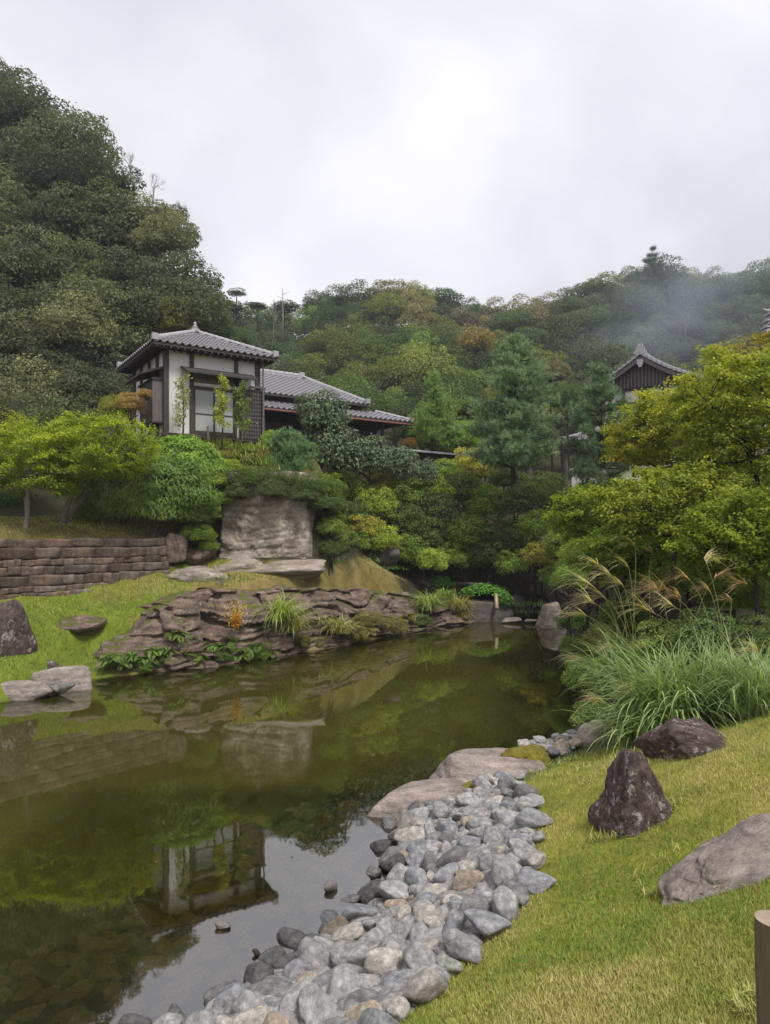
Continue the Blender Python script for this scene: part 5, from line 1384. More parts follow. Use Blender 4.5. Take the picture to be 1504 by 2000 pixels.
# ------------------------------------------------------------------ middle thicket
SH_COL = {'dark': (0.042, 0.062, 0.02), 'green': (0.08, 0.115, 0.025), 'bright': (0.115, 0.145, 0.027), 'yellow': (0.14, 0.135, 0.033), 'blue': (0.055, 0.075, 0.035)}
SH_LAB = {'dark': 'dark green leafy shrub in the thicket above the far shore', 'green': 'mid green leafy shrub in the thicket above the far shore', 'bright': 'bright green leafy shrub in the thicket above the far shore', 'yellow': 'yellow green shrub in the thicket above the far shore', 'blue': 'grey green shrub in the thicket above the far shore'}
THICK = [(652, 1045, 40, 26.4, 'green'), (690, 1010, 44, 27, 'dark'), (712, 1030, 46, 26.6, 'yellow'), (752, 1055, 36, 26.4, 'bright'), (735, 985, 46, 27.6, 'bright'), (795, 1075, 46, 27.4, 'green'), (845, 1095, 36, 26.8, 'bright'), (830, 1050, 50, 28, 'dark'),
         (880, 1085, 46, 28.2, 'green'), (905, 1040, 52, 28.4, 'green'), (950, 1085, 46, 28.4, 'dark'), (960, 1040, 50, 28.8, 'blue'), (1000, 1100, 40, 28, 'green'), (1010, 1050, 46, 28.4, 'dark'), (1060, 1085, 44, 27.4, 'yellow'), (1050, 1030, 46, 28, 'green'), (1085, 1125, 34, 26.6, 'green'),
         (1100, 1060, 44, 26, 'green'), (640, 975, 40, 27.5, 'green'), (665, 930, 40, 28, 'bright'), (690, 960, 42, 28.2, 'green'), (745, 945, 40, 29, 'yellow'), (790, 965, 50, 29, 'green'), (790, 1015, 46, 28.2, 'dark'), (845, 960, 50, 29.4, 'bright'), (860, 1000, 50, 28.8, 'blue'),
         (900, 955, 50, 29.8, 'dark'), (915, 905, 40, 31, 'yellow'), (945, 920, 34, 31, 'yellow'), (945, 985, 52, 29.4, 'green'), (1000, 985, 52, 29.4, 'blue'), (985, 935, 40, 30, 'dark'), (1040, 960, 50, 29.4, 'dark'), (1085, 985, 46, 28.4, 'blue'), (1075, 940, 34, 30, 'dark'), (870, 925, 36, 30.5, 'green'),
         (642, 1000, 40, 24.2, 'green'), (650, 1050, 34, 24.4, 'green'), (675, 1075, 30, 25.6, 'dark'), (640, 950, 36, 24.4, 'green'), (646, 1030, 30, 23.2, 'green'), (644, 1072, 24, 23.0, 'dark'), (650, 990, 32, 23.4, 'dark'), (725, 1085, 26, 26.6, 'dark'), (700, 1060, 36, 26.0, 'green'), (1130, 1040, 44, 24, 'bright'), (1120, 1100, 40, 24, 'green')]
for i, (px, py, r, Y, kd) in enumerate(THICK):
    rr = r / F * Y * 1.08
    lbl = SH_LAB[kd].split(' in the')[0] + ' ' + ('low in the thicket' if py > 1045 else ('midway up the thicket' if py > 965 else 'at the top of the thicket')) + ', ' + ('next to the cliff' if px < 700 else ('behind the mound' if px < 840 else ('above the inlet rocks' if px < 1000 else 'toward the right maples')))
    tree('thicket_shrub', lbl, 'shrub', 'shrubs in the thicket above the far shore', P(px, py, Y), (rr, rr * 0.95, rr * rt.uniform(0.8, 1.0)), SHRUB[i % 4], SH_COL[kd], TRUNK_D[i % 2], 0.15)
# evergreens with big glossy leaves in front of the tiled house
for i, (px, py, r, Y, lb) in enumerate([(632, 812, 52, 27.5, 'tall grey green evergreen covering the tiled roof'), (600, 790, 26, 27.6, 'upper side branch clump of evergreen leaves before the tiled roof'), (660, 880, 58, 27.2, 'broad dark evergreen shrub under the tall one'), (725, 895, 46, 28, 'dark glossy shrub before the dark timber wall'), (780, 905, 40, 28.6, 'dark glossy shrub at the end of the timber house'),
                                       (830, 925, 32, 29, 'low dark glossy shrub below the board fence')]):
    rr = r / F * Y * 1.1
    tree('evergreen_shrub', lb, 'shrub', 'glossy evergreens before the tiled house', P(px, py, Y), (rr, rr, rr * 1.05), GLOSS[i % 3], (0.048, 0.066, 0.034), TRUNK_D[i % 2])
# pale upright conifer and neighbours
for i, (px, py, Y, hpx, wpx, lb, cl) in enumerate([(845, 870, 33, 145, 40, 'pale green pointed young conifer beside the large pine', (0.07, 0.105, 0.03)), (872, 880, 33.5, 105, 34, 'shorter pale conifer next to the pointed one', (0.075, 0.105, 0.03))]):
    b = P(px, py, Y)
    pine('young_conifer', lb, b, hpx / F * Y, wpx / F * Y, 1700 + i, cl, levels=13, n_br=7, prof=[(0, 0.9), (0.3, 1.0), (0.6, 0.6), (1, 0.05)], per=9, needle=0.14)
for i, (px, py, r, Y, cl, lb) in enumerate([(850, 855, 46, 34, (0.07, 0.12, 0.022), 'rounded green bush at the foot of the pale conifers'), (905, 855, 44, 34, (0.09, 0.14, 0.025), 'light green bush between pale conifer and large pine'), (915, 800, 36, 36, (0.07, 0.10, 0.03), 'green bush higher up behind the large pine'), (1110, 780, 46, 40, (0.045, 0.065, 0.03), 'dark rounded tree between the two pines'),
                                           (1080, 730, 40, 48, (0.08, 0.075, 0.05), 'brownish tree top behind the large pine'), (810, 845, 30, 34.5, (0.06, 0.1, 0.025), 'green bush at the corner of the tiled house'), (800, 866, 16, 32.5, (0.10, 0.068, 0.02), 'small orange yellow shrub beside the red gutter pipe')]):
    rr = r / F * Y
    tree('garden_bush', lb, 'bush', None, P(px, py, Y), (rr, rr, rr * 0.95), DENSE[i % 5], cl, TRUNK_D[i % 2])
# pines
pine('pine_tree', 'large bushy blue green pine in the middle of the garden', P(1005, 935, 27), 280 / F * 27, 84 / F * 27, 1801, (0.07, 0.10, 0.055), levels=15, n_br=8, prof=[(0, 0.7), (0.12, 0.95), (0.3, 1.08), (0.5, 0.95), (0.68, 0.78), (0.85, 0.5), (1, 0.12)], per=14)
pine('pine_tree', 'darker slender pine in front of the temple hall', P(1172, 975, 26), 262 / F * 26, 66 / F * 26, 1802, (0.052, 0.078, 0.042), levels=12, n_br=7, prof=[(0, 0.5), (0.2, 0.9), (0.45, 1.1), (0.7, 0.8), (0.9, 0.35), (1, 0.1)], per=13)
pine('garden_pine', 'small fluffy garden pine on the bank beside the white house', P(568, 925, 24.3), 85 / F * 24.3, 44 / F * 24.3, 1803, (0.055, 0.09, 0.042), levels=8, n_br=8, prof=[(0, 0.9), (0.4, 1.0), (0.8, 0.7), (1, 0.3)], per=15, needle=0.14)
for i, (px, py, r, Y, cl, lb, pr_) in enumerate([(530, 858, 26, 25.2, (0.10, 0.15, 0.03), 'light green bush at the corner of the white house', DENSE[0]), (545, 885, 24, 24.8, (0.05, 0.09, 0.03), 'green shrub below the house corner', DENSE[1])]):
    rr = r / F * Y
    tree('corner_shrub', lb, 'shrub', None, P(px, py, Y), (rr, rr, rr), pr_, cl, TRUNK_D[0])

# shrubs over the cliff and on the bank
for i, (px, py, r, Y, kd) in enumerate([(450, 940, 42, 22.7, 'dark'), (500, 938, 42, 22.6, 'dark'), (550, 938, 42, 22.6, 'dark'), (600, 950, 42, 22.7, 'dark'), (630, 985, 34, 22.9, 'dark'), (468, 962, 32, 22.3, 'blue'), (535, 958, 34, 22.2, 'blue'), (592, 968, 30, 22.3, 'blue'), (425, 975, 34, 22.4, 'green'), (440, 915, 36, 23.0, 'bright'), (396, 1000, 40, 21.9, 'green'), (386, 1045, 36, 21.5, 'green'), (412, 940, 40, 22.3, 'bright'), (408, 1068, 22, 21.6, 'green'), (375, 1010, 40, 21.4, 'dark')]):
    rr = r / F * Y * 1.1
    tree('clipped_shrub', {'dark': 'dark small leaved shrub in the row overhanging the cliff top', 'blue': 'grey green shrub trailing over the cliff edge', 'green': 'fresh green shrub between bamboo mound and cliff', 'bright': 'light green shrub at the top corner between bamboo mound and cliff'}[kd], 'shrub', 'shrubs along the cliff top', P(px, py, Y), (rr, rr, rr * 0.75), DENSE[i % 5], SH_COL[kd], TRUNK_D[i % 2], 0.15, 0.2, 0.4)
for i, (px, py, r, Y, cl, lb) in enumerate([(255, 790, 34, 23.6, (0.15, 0.11, 0.045), 'rusty yellow shrub beside the shaded house corner'), (225, 800, 36, 24, (0.12, 0.12, 0.03), 'yellow green shrub left of the shaded house corner'), (282, 770, 18, 23.2, (0.17, 0.115, 0.05), 'thin rusty bush against the lattice bay'), (20, 930, 60, 23, (0.03, 0.045, 0.02), 'dark shrub behind the maples at the picture edge'), (120, 930, 60, 23.2, (0.028, 0.042, 0.02), 'dark shrub behind the maple stems'), (180, 860, 60, 24.2, (0.032, 0.05, 0.02), 'dark shrub between maple and house'),
                                           (60, 860, 60, 25, (0.03, 0.045, 0.02), 'dark shrub above the maple crowns'), (5, 980, 40, 21.5, (0.04, 0.07, 0.03), 'low leafy shrub at the left picture edge on the terrace')]):
    rr = r / F * Y
    tree('bank_shrub', lb, 'shrub', None, P(px, py, Y), (rr, rr, rr), DENSE[i % 5], cl, TRUNK_D[i % 2])

# slender young trees before the house
def slender(px, py_top, py_base, Y, wpx, n, color, label, seed, dense=0.0):
    rs = np.random.RandomState(seed); b = P(px, py_base, Y); hgt = (py_base - py_top) / F * Y; w = wpx / F * Y / 2
    root = empty('young_tree', tuple(b)); tag(root, label, 'tree')
    tm = MB(); tm.tube([(0, 0, -0.3), (0.03, 0, hgt * 0.5), (0, 0, hgt)], [0.035, 0.025, 0.006], 6)
    mb = MB()
    for k in range(26):
        f = 0.22 + 0.78 * k / 25; a = rs.uniform(0, 6.28); r_ = w * rs.uniform(0.4, 1.1) * (1.15 - 0.6 * f)
        tip = np.array([math.cos(a) * r_, math.sin(a) * r_, hgt * f + r_ * rs.uniform(0.1, 0.6)])
        limb(tm, (0.02, 0, hgt * f), tip, 0.010, 0.003, rs, 0.1, 4, 4)
        m = int(n / 26); s = 0.3 + 0.7 * rs.rand(m, 1)
        C = np.array([0, 0, hgt * f]) + (tip - np.array([0, 0, hgt * f])) * s + rs.normal(size=(m, 3)) * 0.06
        leaves(mb, C, rs.normal(size=(m, 3)) + np.array([0, 0, 0.6]), 0.085 * rs.uniform(0.7, 1.3, m), 0.5, 0.5 + rs.normal(size=m) * 0.25, rs)
    link('crown', mb.mesh('crown', M['leaf']), root, color=color); tm.build('trunk', M['bark'], root, True)
slender(357, 738, 862, 23.5, 52, 700, (0.12, 0.13, 0.05), 'sparse young tree with a bare stem against the white wall', 1901)
slender(434, 742, 858, 24.1, 40, 1300, (0.15, 0.17, 0.04), 'yellow green young tree before the sliding doors', 1902)
slender(470, 756, 862, 24.4, 46, 1700, (0.075, 0.10, 0.035), 'darker leafy young tree before the trellis', 1903)
q = P(406, 862, 23.6)
stk = empty('wooden_stake', tuple(q)); tag(stk, 'short wooden stake in the bank before the sliding doors', 'stake')
MB().tube([(0, 0, -0.3), (0, 0, 0.5)], 0.04, 8).build('shaft', M['bark'], stk, True)

# dwarf bamboo mound
def bamboo_mound(label, c, rad, n, color, seed):
    rs = np.random.RandomState(seed); g0 = float(ground(c[0], c[1])); root = empty('dwarf_bamboo', (c[0], c[1], g0)); tag(root, label, 'bamboo')
    mb = MB(); cz = c[2] - g0
    d = unit(rs.normal(size=(n, 3))); d[:, 1] = -np.abs(d[:, 1]) * np.sign(rs.rand(n) - 0.2); d[:, 2] = np.where(d[:, 2] < -0.55, -d[:, 2], d[:, 2])
    lump = 1 + 0.34 * fbm(d * 2.6, 4, seed)
    pts = d * np.array(rad) * (lump * (0.80 + 0.22 * rs.rand(n)))[:, None] + np.array([0, 0, cz])
    D = d * 0.9 + np.array([0, 0, -0.6]) + rs.normal(size=(n, 3)) * 0.6
    tint = 0.40 + 0.30 * fbm(d * 4 + 3, 2, seed + 1) + rs.normal(size=n) * 0.18
    leaves(mb, pts, d + np.array([0, 0, 0.5]) + rs.normal(size=(n, 3)) * 0.4, 0.19 * rs.uniform(0.6, 1.2, n), 0.17, tint, rs, D, 0.02)
    link('foliage', mb.mesh('foliage', M['leaf']), root, color=color)
    sm = MB()
    for i in range(60):
        a = rs.uniform(0, 6.28); f = rs.rand() ** 0.5
        x, y = rad[0] * 0.7 * f * math.cos(a), rad[1] * 0.7 * f * math.sin(a)
        limb(sm, (x * 0.7, y * 0.7, -0.2), (x, y, cz + rad[2] * 0.4), 0.012, 0.005, rs, 0.05, 4, 4)
    sm.build('canes', M['bark'], root, True)
bamboo_mound('big drooping mound of dwarf bamboo beside the retaining wall', P(285, 968, 21.6), (2.15, 1.3, 1.35), 15000, (0.06, 0.095, 0.022), 2001)
bamboo_mound('bright green bamboo top growing below the house front', P(355, 900, 22.5), (1.35, 0.8, 0.72), 7000, (0.085, 0.14, 0.025), 2002)

# maples on the terrace
def TB(px, py): 
    q = hit(px, py); return q
maple('maple_tree', 'leaning pale stemmed maple on the terrace, its crown at the picture edge', TB(48, 1030), P(60, 900, 19.0), (1.5, 1.2, 1.05), 90, 19000, 0.056, (0.175, 0.22, 0.028), 2101, 0.36, 'bark_pale', 1, None, 0.075)
maple('maple_tree', 'spreading yellow green maple on the terrace with twin stems', TB(112, 1020), P(190, 872, 19.6), (1.75, 1.2, 0.95), 110, 25000, 0.056, (0.18, 0.225, 0.028), 2102, 0.36, 'bark_pale', 2, None, 0.08)
maple('maple_tree', 'thin maple behind the leaning one on the terrace', TB(52, 1006), P(20, 870, 20.6), (1.2, 1.0, 0.9), 50, 10000, 0.058, (0.19, 0.215, 0.03), 2103, 0.42, 'bark_pale', 1, None, 0.05)

# maples on the right
RM = [('large yellow green maple at the right edge reaching highest', (1480, 1120, 13.0), (1455, 818, 13.2), (1.3, 1.2, 1.4), 70, 17000, (0.185, 0.215, 0.040)),
      ('yellow green maple spreading before the temple hall', (1390, 1080, 15.5), (1330, 838, 15.8), (1.5, 1.2, 0.95), 60, 14000, (0.195, 0.21, 0.040)),
      ('maple with a dark straight stem above the plumed grass', (1318, 1180, 12.4), (1330, 990, 12.8), (1.45, 1.1, 0.75), 56, 13000, (0.165, 0.195, 0.036)),
      ('fresh green maple at the far end of the right bank', (1172, 1130, 17.0), (1180, 1000, 17.2), (1.35, 1.1, 0.75), 44, 10000, (0.135, 0.185, 0.028)),
      ('green maple filling the right edge above the tall grass', (1480, 1230, 10.8), (1455, 1050, 11.2), (0.95, 0.9, 0.7), 44, 10500, (0.125, 0.165, 0.025)),
      ('maple leaning low over the right bank behind the plumes', (1240, 1190, 15.0), (1240, 1075, 15.0), (1.05, 0.9, 0.6), 40, 9000, (0.12, 0.175, 0.025)),
      ('rusty topped maple before the temple roof end', (1480, 900, 19.0), (1478, 705, 19.0), (1.3, 1.0, 0.7), 34, 6500, (0.20, 0.165, 0.035)),
      ('small maple crown hanging over the boundary wall', (1245, 990, 20.0), (1245, 868, 20.0), (0.9, 0.8, 0.5), 26, 5000, (0.19, 0.185, 0.026))]
for i, (lb, b, c, rad, npd, nl, cl) in enumerate(RM):
    bb_ = P(*b); bb_[2] = min(bb_[2], float(ground(bb_[0], bb_[1])))
    maple('maple_tree', lb, bb_, P(*c), rad, int(npd * 2.2), int(nl * 1.6), 0.058 if i != 6 else 0.07, cl, 2200 + i, 0.30, 'bark_dark', 1, 'maples on the right bank', 0.055)
for i, (px, py, Y, r, cl, lb) in enumerate([(1440, 1160, 12.5, 95, (0.06, 0.09, 0.024), 'dark green shrub under the right maples'), (1340, 1130, 14.0, 90, (0.085, 0.125, 0.028), 'green shrub behind the tall grass plumes'), (1220, 1130, 17.5, 70, (0.08, 0.12, 0.028), 'green shrub behind the plume grass at the far shore'), (1500, 1250, 10.6, 80, (0.05, 0.07, 0.025), 'dark shrub at the right edge behind the tall grass'),
                                           (1420, 960, 17, 100, (0.08, 0.10, 0.02), 'dense green shrub under the yellow maples'), (1310, 930, 19, 60, (0.09, 0.105, 0.02), 'olive shrub before the boundary wall'), (1430, 770, 20, 76, (0.12, 0.12, 0.03), 'olive bush behind the highest maple'), (1285, 800, 24, 52, (0.085, 0.105, 0.026), 'olive bush hiding the temple wall under the gable'), (1150, 1085, 19, 62, (0.10, 0.135, 0.028), 'fresh green bush under the far maple on the right bank'), (1205, 1120, 17.6, 58, (0.085, 0.125, 0.026), 'fresh green bush behind the cream plumes'), (1290, 1105, 15.2, 66, (0.09, 0.13, 0.026), 'fresh green bush beside the dark straight stem'), (1112, 1135, 20.5, 42, (0.075, 0.115, 0.025), 'fresh green bush above the pale standing rock'), (1250, 1010, 17.5, 70, (0.09, 0.115, 0.022), 'yellow green bush behind the straight stemmed maple'), (1180, 1070, 18.5, 60, (0.10, 0.135, 0.028), 'green bush at the far end of the right bank'), (1490, 950, 15.5, 80, (0.08, 0.10, 0.02), 'green bush at the right edge below the highest maple'), (1350, 1050, 15.5, 85, (0.10, 0.135, 0.026), 'dense green bush in the middle of the right bank')]):
    rr = r / F * Y
    tree('bank_bush', lb, 'bush', None, P(px, py, Y), (rr, rr, rr * 0.85), DENSE[i % 5], cl, TRUNK_D[i % 2])
bare(1452, 608, 780, 17.0, 'dark leafless branches rising above the maples at the right', None, BARE[0], 0.8)
bare(1398, 650, 800, 15.0, 'fine bare twigs among the maple tops', None, BARE[1], 0.8)

# ------------------------------------------------------------------ tall grasses and shore plants
def grass_clump(name, label, base, n, L, w, color, seed, spread=0.15, th=(55, 88), bend=(60, 130), plumes=(), group=None, cat='grass', tint=0.5):
    rs = np.random.RandomState(seed); root = empty(name, tuple(base)); tag(root, label, cat, group)
    mb = MB(); blades(mb, (0, 0, -0.03), n, L, w, rs, spread, th, bend, 7, tint)
    link('blades', mb.mesh('blades', M['blade']), root, color=color)
    for k, (dx_, dy_, dz_, cl, ln) in enumerate(plumes):
        tip = np.array([dx_, dy_, dz_]); sm = MB()
        b0 = np.array([rs.normal() * 0.1, rs.normal() * 0.1, 0]); t = np.linspace(0, 1, 8)[:, None]
        ctrl_ = np.array([tip[0] * 0.35, tip[1] * 0.35, tip[2] * 0.85])
        pts = (1 - t) ** 2 * b0 + 2 * (1 - t) * t * ctrl_ + t ** 2 * tip
        sm.tube(pts, np.linspace(0.006, 0.003, 8), 4)
        pm = MB(); dirn = math.atan2(0.1, -1.0) if ln > 0 else math.atan2(0.2, 0.6)
        for j in range(34):
            s = rs.uniform(0.86, 1.0); p0 = pts[-1] + (pts[-2] - pts[-1]) * (1 - s) * 6 * rs.rand()
            blades(pm, p0, 1, abs(ln) * rs.uniform(0.9, 1.75), 0.011, rs, 0.004, (5, 50), (25, 85), 6, 0.5, (dirn, 0.42), 0.2)
        st = sm.build('stalk', M['blade'], root, color=(0.12, 0.13, 0.04))
        link('plume', pm.mesh('plume', M['plume']), root, color=cl)
    return root
CREAM, RUST, STRAW = (0.55, 0.50, 0.32), (0.38, 0.27, 0.17), (0.46, 0.39, 0.23)
def rel(base, px, py, Y): return tuple(P(px, py, Y) - np.asarray(base))
SG = (0.125, 0.17, 0.066)
b1 = gp(1345, 1432); b1 = np.array([b1[0], b1[1] + 0.35, float(ground(b1[0], b1[1] + 0.35))])
grass_clump('tall_grass', 'big fountain of tall green grass blades above the mossy boulder', b1, 900, 1.65, 0.028, SG, 2301, 0.20, (52, 88), (60, 135), [rel(b1, 1285, 1150, 8.6) + (RUST, 0.34), rel(b1, 1330, 1165, 8.9) + (RUST, 0.3), rel(b1, 1400, 1125, 9.0) + (RUST, -0.28), rel(b1, 1460, 1140, 9.0) + (RUST, 0.25)])
b2 = P(1262, 1450, 9.2); b2[2] = float(ground(b2[0], b2[1]))
grass_clump('tall_grass', 'arching green grass drooping over the cobbles', b2, 420, 1.05, 0.024, SG, 2302, 0.16, (48, 85), (70, 140), [rel(b2, 1175, 1370, 9.0) + (STRAW, 0.25), rel(b2, 1235, 1350, 9.3) + (STRAW, 0.22)])
b3 = P(1250, 1290, 11.6); b3[2] = float(ground(b3[0], b3[1]))
grass_clump('tall_grass', 'plumed grass clump leaning over the water with cream plumes', b3, 520, 1.5, 0.022, (0.10, 0.145, 0.05), 2303, 0.25, (50, 88), (50, 120),
            [rel(b3, 1165, 1100, 12.2) + (CREAM, 0.5), rel(b3, 1150, 1140, 12.0) + (CREAM, 0.5), rel(b3, 1155, 1175, 11.8) + (CREAM, 0.48), rel(b3, 1240, 1060, 12.4) + (CREAM, 0.45), rel(b3, 1275, 1075, 12.4) + (CREAM, 0.42), rel(b3, 1215, 1140, 12) + (CREAM, 0.4), rel(b3, 1200, 1265, 11.2) + (STRAW, 0.3), rel(b3, 1260, 1265, 11.2) + (STRAW, 0.25), rel(b3, 1190, 1120, 12.2) + (CREAM, 0.5), rel(b3, 1180, 1165, 12.2) + (CREAM, 0.5), rel(b3, 1140, 1200, 11.8) + (CREAM, 0.45), rel(b3, 1225, 1100, 12.4) + (CREAM, 0.5), rel(b3, 1130, 1290, 11.4) + (STRAW, 0.3)])
b4 = P(1420, 1330, 9.4); b4[2] = float(ground(b4[0], b4[1]))
grass_clump('tall_grass', 'upright grass clump behind the fountain grass with rusty plumes', b4, 420, 1.4, 0.019, (0.11, 0.15, 0.06), 2304, 0.25, (58, 88), (40, 110), [rel(b4, 1375, 1090, 9.8) + (CREAM, -0.3), rel(b4, 1385, 1150, 9.8) + (RUST, 0.26), rel(b4, 1310, 1180, 9.6) + (CREAM, 0.3), rel(b4, 1430, 1170, 9.6) + (RUST, 0.22), rel(b4, 1345, 1130, 9.8) + (RUST, 0.35), rel(b4, 1300, 1150, 9.9) + (RUST, 0.4), rel(b4, 1260, 1190, 9.9) + (STRAW, 0.4)])
b5 = P(1500, 1380, 8.4); b5[2] = float(ground(b5[0], b5[1]))
grass_clump('tall_grass', 'grass clump at the right edge above the lawn', b5, 360, 1.2, 0.019, (0.11, 0.15, 0.055), 2305, 0.2, (55, 88), (50, 125), [rel(b5, 1480, 1270, 8.4) + (STRAW, 0.25)])
for i, (px, py, Y, r, cl, lb) in enumerate([(1165, 1400, 11.6, 46, (0.09, 0.125, 0.038), 'small leaved bush hanging over the water beside the drooping grass'), (1145, 1320, 13.6, 46, (0.10, 0.14, 0.045), 'light green bush overhanging the right side of the pond'), (1195, 1320, 12.4, 50, (0.10, 0.13, 0.045), 'leafy bush in the middle of the right bank'), (1125, 1270, 17.0, 36, (0.06, 0.085, 0.025), 'small bush overhanging the water by the far standing rock'),
                                           (1180, 1250, 15.0, 42, (0.09, 0.095, 0.035), 'reddish green low bush on the right bank'), (1215, 1200, 15.5, 50, (0.055, 0.085, 0.025), 'green bush below the cream plumes'), (1120, 1215, 21, 34, (0.045, 0.075, 0.02), 'dark bush behind the pale standing rock'), (1300, 1260, 11.5, 60, (0.09, 0.115, 0.04), 'bush between the two grass clumps'), (1380, 1240, 11, 70, (0.05, 0.075, 0.03), 'dark green bush behind the fountain grass')]):
    rr = r / F * Y * 1.15
    tree('shore_bush', lb, 'bush', None, P(px, py, Y), (rr, rr, rr * 0.9), SHRUB[i % 4], cl, TRUNK_D[i % 2], 0.1, 0.3)

# plants on the rock ledge across the pond
def on_ledge(px, py, dY=0.0):
    wy_ = float(np.interp(px, [a[0] for a in OUT], [a[1] for a in OUT])); Yw = H * F / (wy_ - HY)
    return P(px, py, Yw + dY)
for i, (px, py, dY, n, L, cl, lb, tn) in enumerate([(548, 1210, 0.15, 420, 1.25, (0.16, 0.20, 0.045), 'large tussock of arching green grass in the middle of the rock ledge', 0.5), (568, 1232, 0.05, 240, 0.9, (0.17, 0.18, 0.05), 'yellowing grass hanging below the large tussock', 0.5),
                                               (660, 1235, 0.0, 240, 0.95, (0.17, 0.17, 0.06), 'straw tinged grass tuft at the waterline under the ledge', 0.5), (835, 1190, 0.1, 300, 1.2, (0.15, 0.19, 0.05), 'tall grass tuft drooping to the water at the far end of the ledge', 0.5),
                                               (895, 1188, 0.2, 320, 0.95, (0.17, 0.165, 0.05), 'yellow green grass tuft on the tip of the ledge', 0.5), (870, 1165, 0.6, 160, 0.7, (0.13, 0.17, 0.045), 'grass behind the tip of the ledge', 0.5), (905, 1205, 0.1, 160, 0.6, (0.19, 0.15, 0.055), 'rusty grass hanging from the tip of the ledge', 0.5),
                                               (640, 1215, 0.2, 60, 0.4, (0.14, 0.15, 0.045), 'small tuft in a crack of the ledge', 0.5)]):
    grass_clump('grass_tuft', lb, on_ledge(px, py, dY), n, L, 0.022, cl, 2400 + i, 0.13, (40, 85), (70, 150), group='grass tufts on the rock ledge')
for i in range(26):
    px = [215, 240, 262, 285, 300, 330, 352, 372, 395, 415, 440, 460, 480, 505, 380, 425, 470, 345, 690, 720, 745, 775, 800, 765, 700, 520][i]
    py = [1285, 1295, 1278, 1290, 1270, 1270, 1282, 1275, 1278, 1262, 1262, 1255, 1268, 1262, 1250, 1280, 1278, 1240, 1225, 1228, 1215, 1212, 1205, 1232, 1240, 1278][i]
    rs = np.random.RandomState(2500 + i); b = on_ledge(px, py, 0.08 if px > 600 else 0.12)
    root = empty('fern', tuple(b)); tag(root, 'small green fern clinging to the rock face just above the water' if px < 600 else 'small brownish fern under the long rock ledge', 'fern', 'ferns along the rock ledge')
    mb = MB()
    for k in range(11): frond(mb, (0, 0, 0), -1.0 + rs.normal() * 1.1 - 0.6, rs.uniform(0.2, 0.45), rs, rs.uniform(0, 60), rs.uniform(50, 100), 17, rs.uniform(0.2, 0.7))
    link('fronds', mb.mesh('fronds', M['leaf']), root, color=(0.055, 0.085, 0.02) if px < 600 else (0.085, 0.075, 0.025))
# orange flowering plant
b = on_ledge(463, 1232, 0.0); root = empty('goldenrod_plant', tuple(b)); tag(root, 'small orange and yellow leaved plant on the bulging rock', 'plant')
rs = np.random.RandomState(2601); mb = MB(); mo = MB(); sm = MB()
for k in range(7):
    tip = np.array([rs.normal() * 0.14, -0.12 + rs.normal() * 0.06, rs.uniform(0.35, 0.8)]); limb(sm, (0, 0, 0), tip, 0.008, 0.004, rs, 0.05, 4, 4)
    n = 60; s = 0.3 + 0.7 * rs.rand(n, 1); C = tip * s + rs.normal(size=(n, 3)) * 0.05
    leaves(mb if tip[2] > 0.5 else mo, C, rs.normal(size=(n, 3)) + np.array([0, -0.5, 0.5]), 0.06, 0.45, 0.5 + rs.normal(size=n) * 0.2, rs)
link('yellow_leaves', mb.mesh('yellow_leaves', M['leaf']), root, color=(0.22, 0.15, 0.015)); link('orange_leaves', mo.mesh('orange_leaves', M['leaf']), root, color=(0.24, 0.10, 0.012)); sm.build('stems', M['bark'], root)
# bright ground cover at the inlet
for i, (px, py, Y, w, d, cl, lb) in enumerate([(945, 1155, 27.9, 0.95, 0.45, (0.05, 0.115, 0.02), 'bright green leafy patch above the dark inlet rock'), (862, 1140, 28.4, 0.55, 0.35, (0.05, 0.11, 0.022), 'bright green leafy patch behind the ledge tip'), (985, 1172, 27.5, 0.35, 0.3, (0.045, 0.09, 0.02), 'strap leaved green patch hanging beside the bamboo spout')]):
    rs = np.random.RandomState(2700 + i); b = P(px, py, Y); root = empty('groundcover_patch', tuple(b)); tag(root, lb, 'plant'); n = 900
    mb = MB(); a = rs.uniform(0, 6.28, n); q_ = np.sqrt(rs.rand(n)); x, y = w * q_ * np.cos(a), d * q_ * np.sin(a)
    C = np.stack([x, y, 0.26 * (1 - q_ ** 2) + rs.normal(size=n) * 0.05 - 0.05], 1)
    leaves(mb, C, np.array([0, -0.35, 1.0]) + rs.normal(size=(n, 3)) * 0.3, 0.11 * rs.uniform(0.7, 1.3, n), 0.75, 0.5 + rs.normal(size=n) * 0.2, rs)
    mb.build('foliage', M['leaf'], root, color=cl)
for i, (px, py, Y, lb) in enumerate([(1030, 1195, 27.4, 'strappy dark green grass hanging at the back of the inlet'), (1005, 1180, 27.8, 'strappy green grass beside the bamboo spout'), (1050, 1180, 27.0, 'strappy grass next to the pale standing rock'), (700, 1095, 25.4, 'low green weeds behind the mound'), (760, 1110, 26.4, 'low green weeds between mound and thicket'), (640, 1095, 23.6, 'green weeds at the foot of the cliff corner'), (440, 1130, 20.9, 'green weeds below the rock step')]):
    grass_clump('weed_tuft', lb, P(px, py, Y), 120, 0.34, 0.022, (0.055, 0.095, 0.022), 2750 + i, 0.42, (30, 85), (60, 140))
# bamboo water spout
sp = empty('bamboo_spout', tuple(P(969, 1165, 27.5))); tag(sp, 'short pale bamboo water spout poking out above the dark inlet rock', 'spout')
mb = MB(); mb.tube([(0.02, 0.35, 0.2), (0.0, 0.0, 0.02), (-0.05, -0.5, -0.42)], 0.075, 10); mb.build('pipe', M['bamboo'], sp, True)
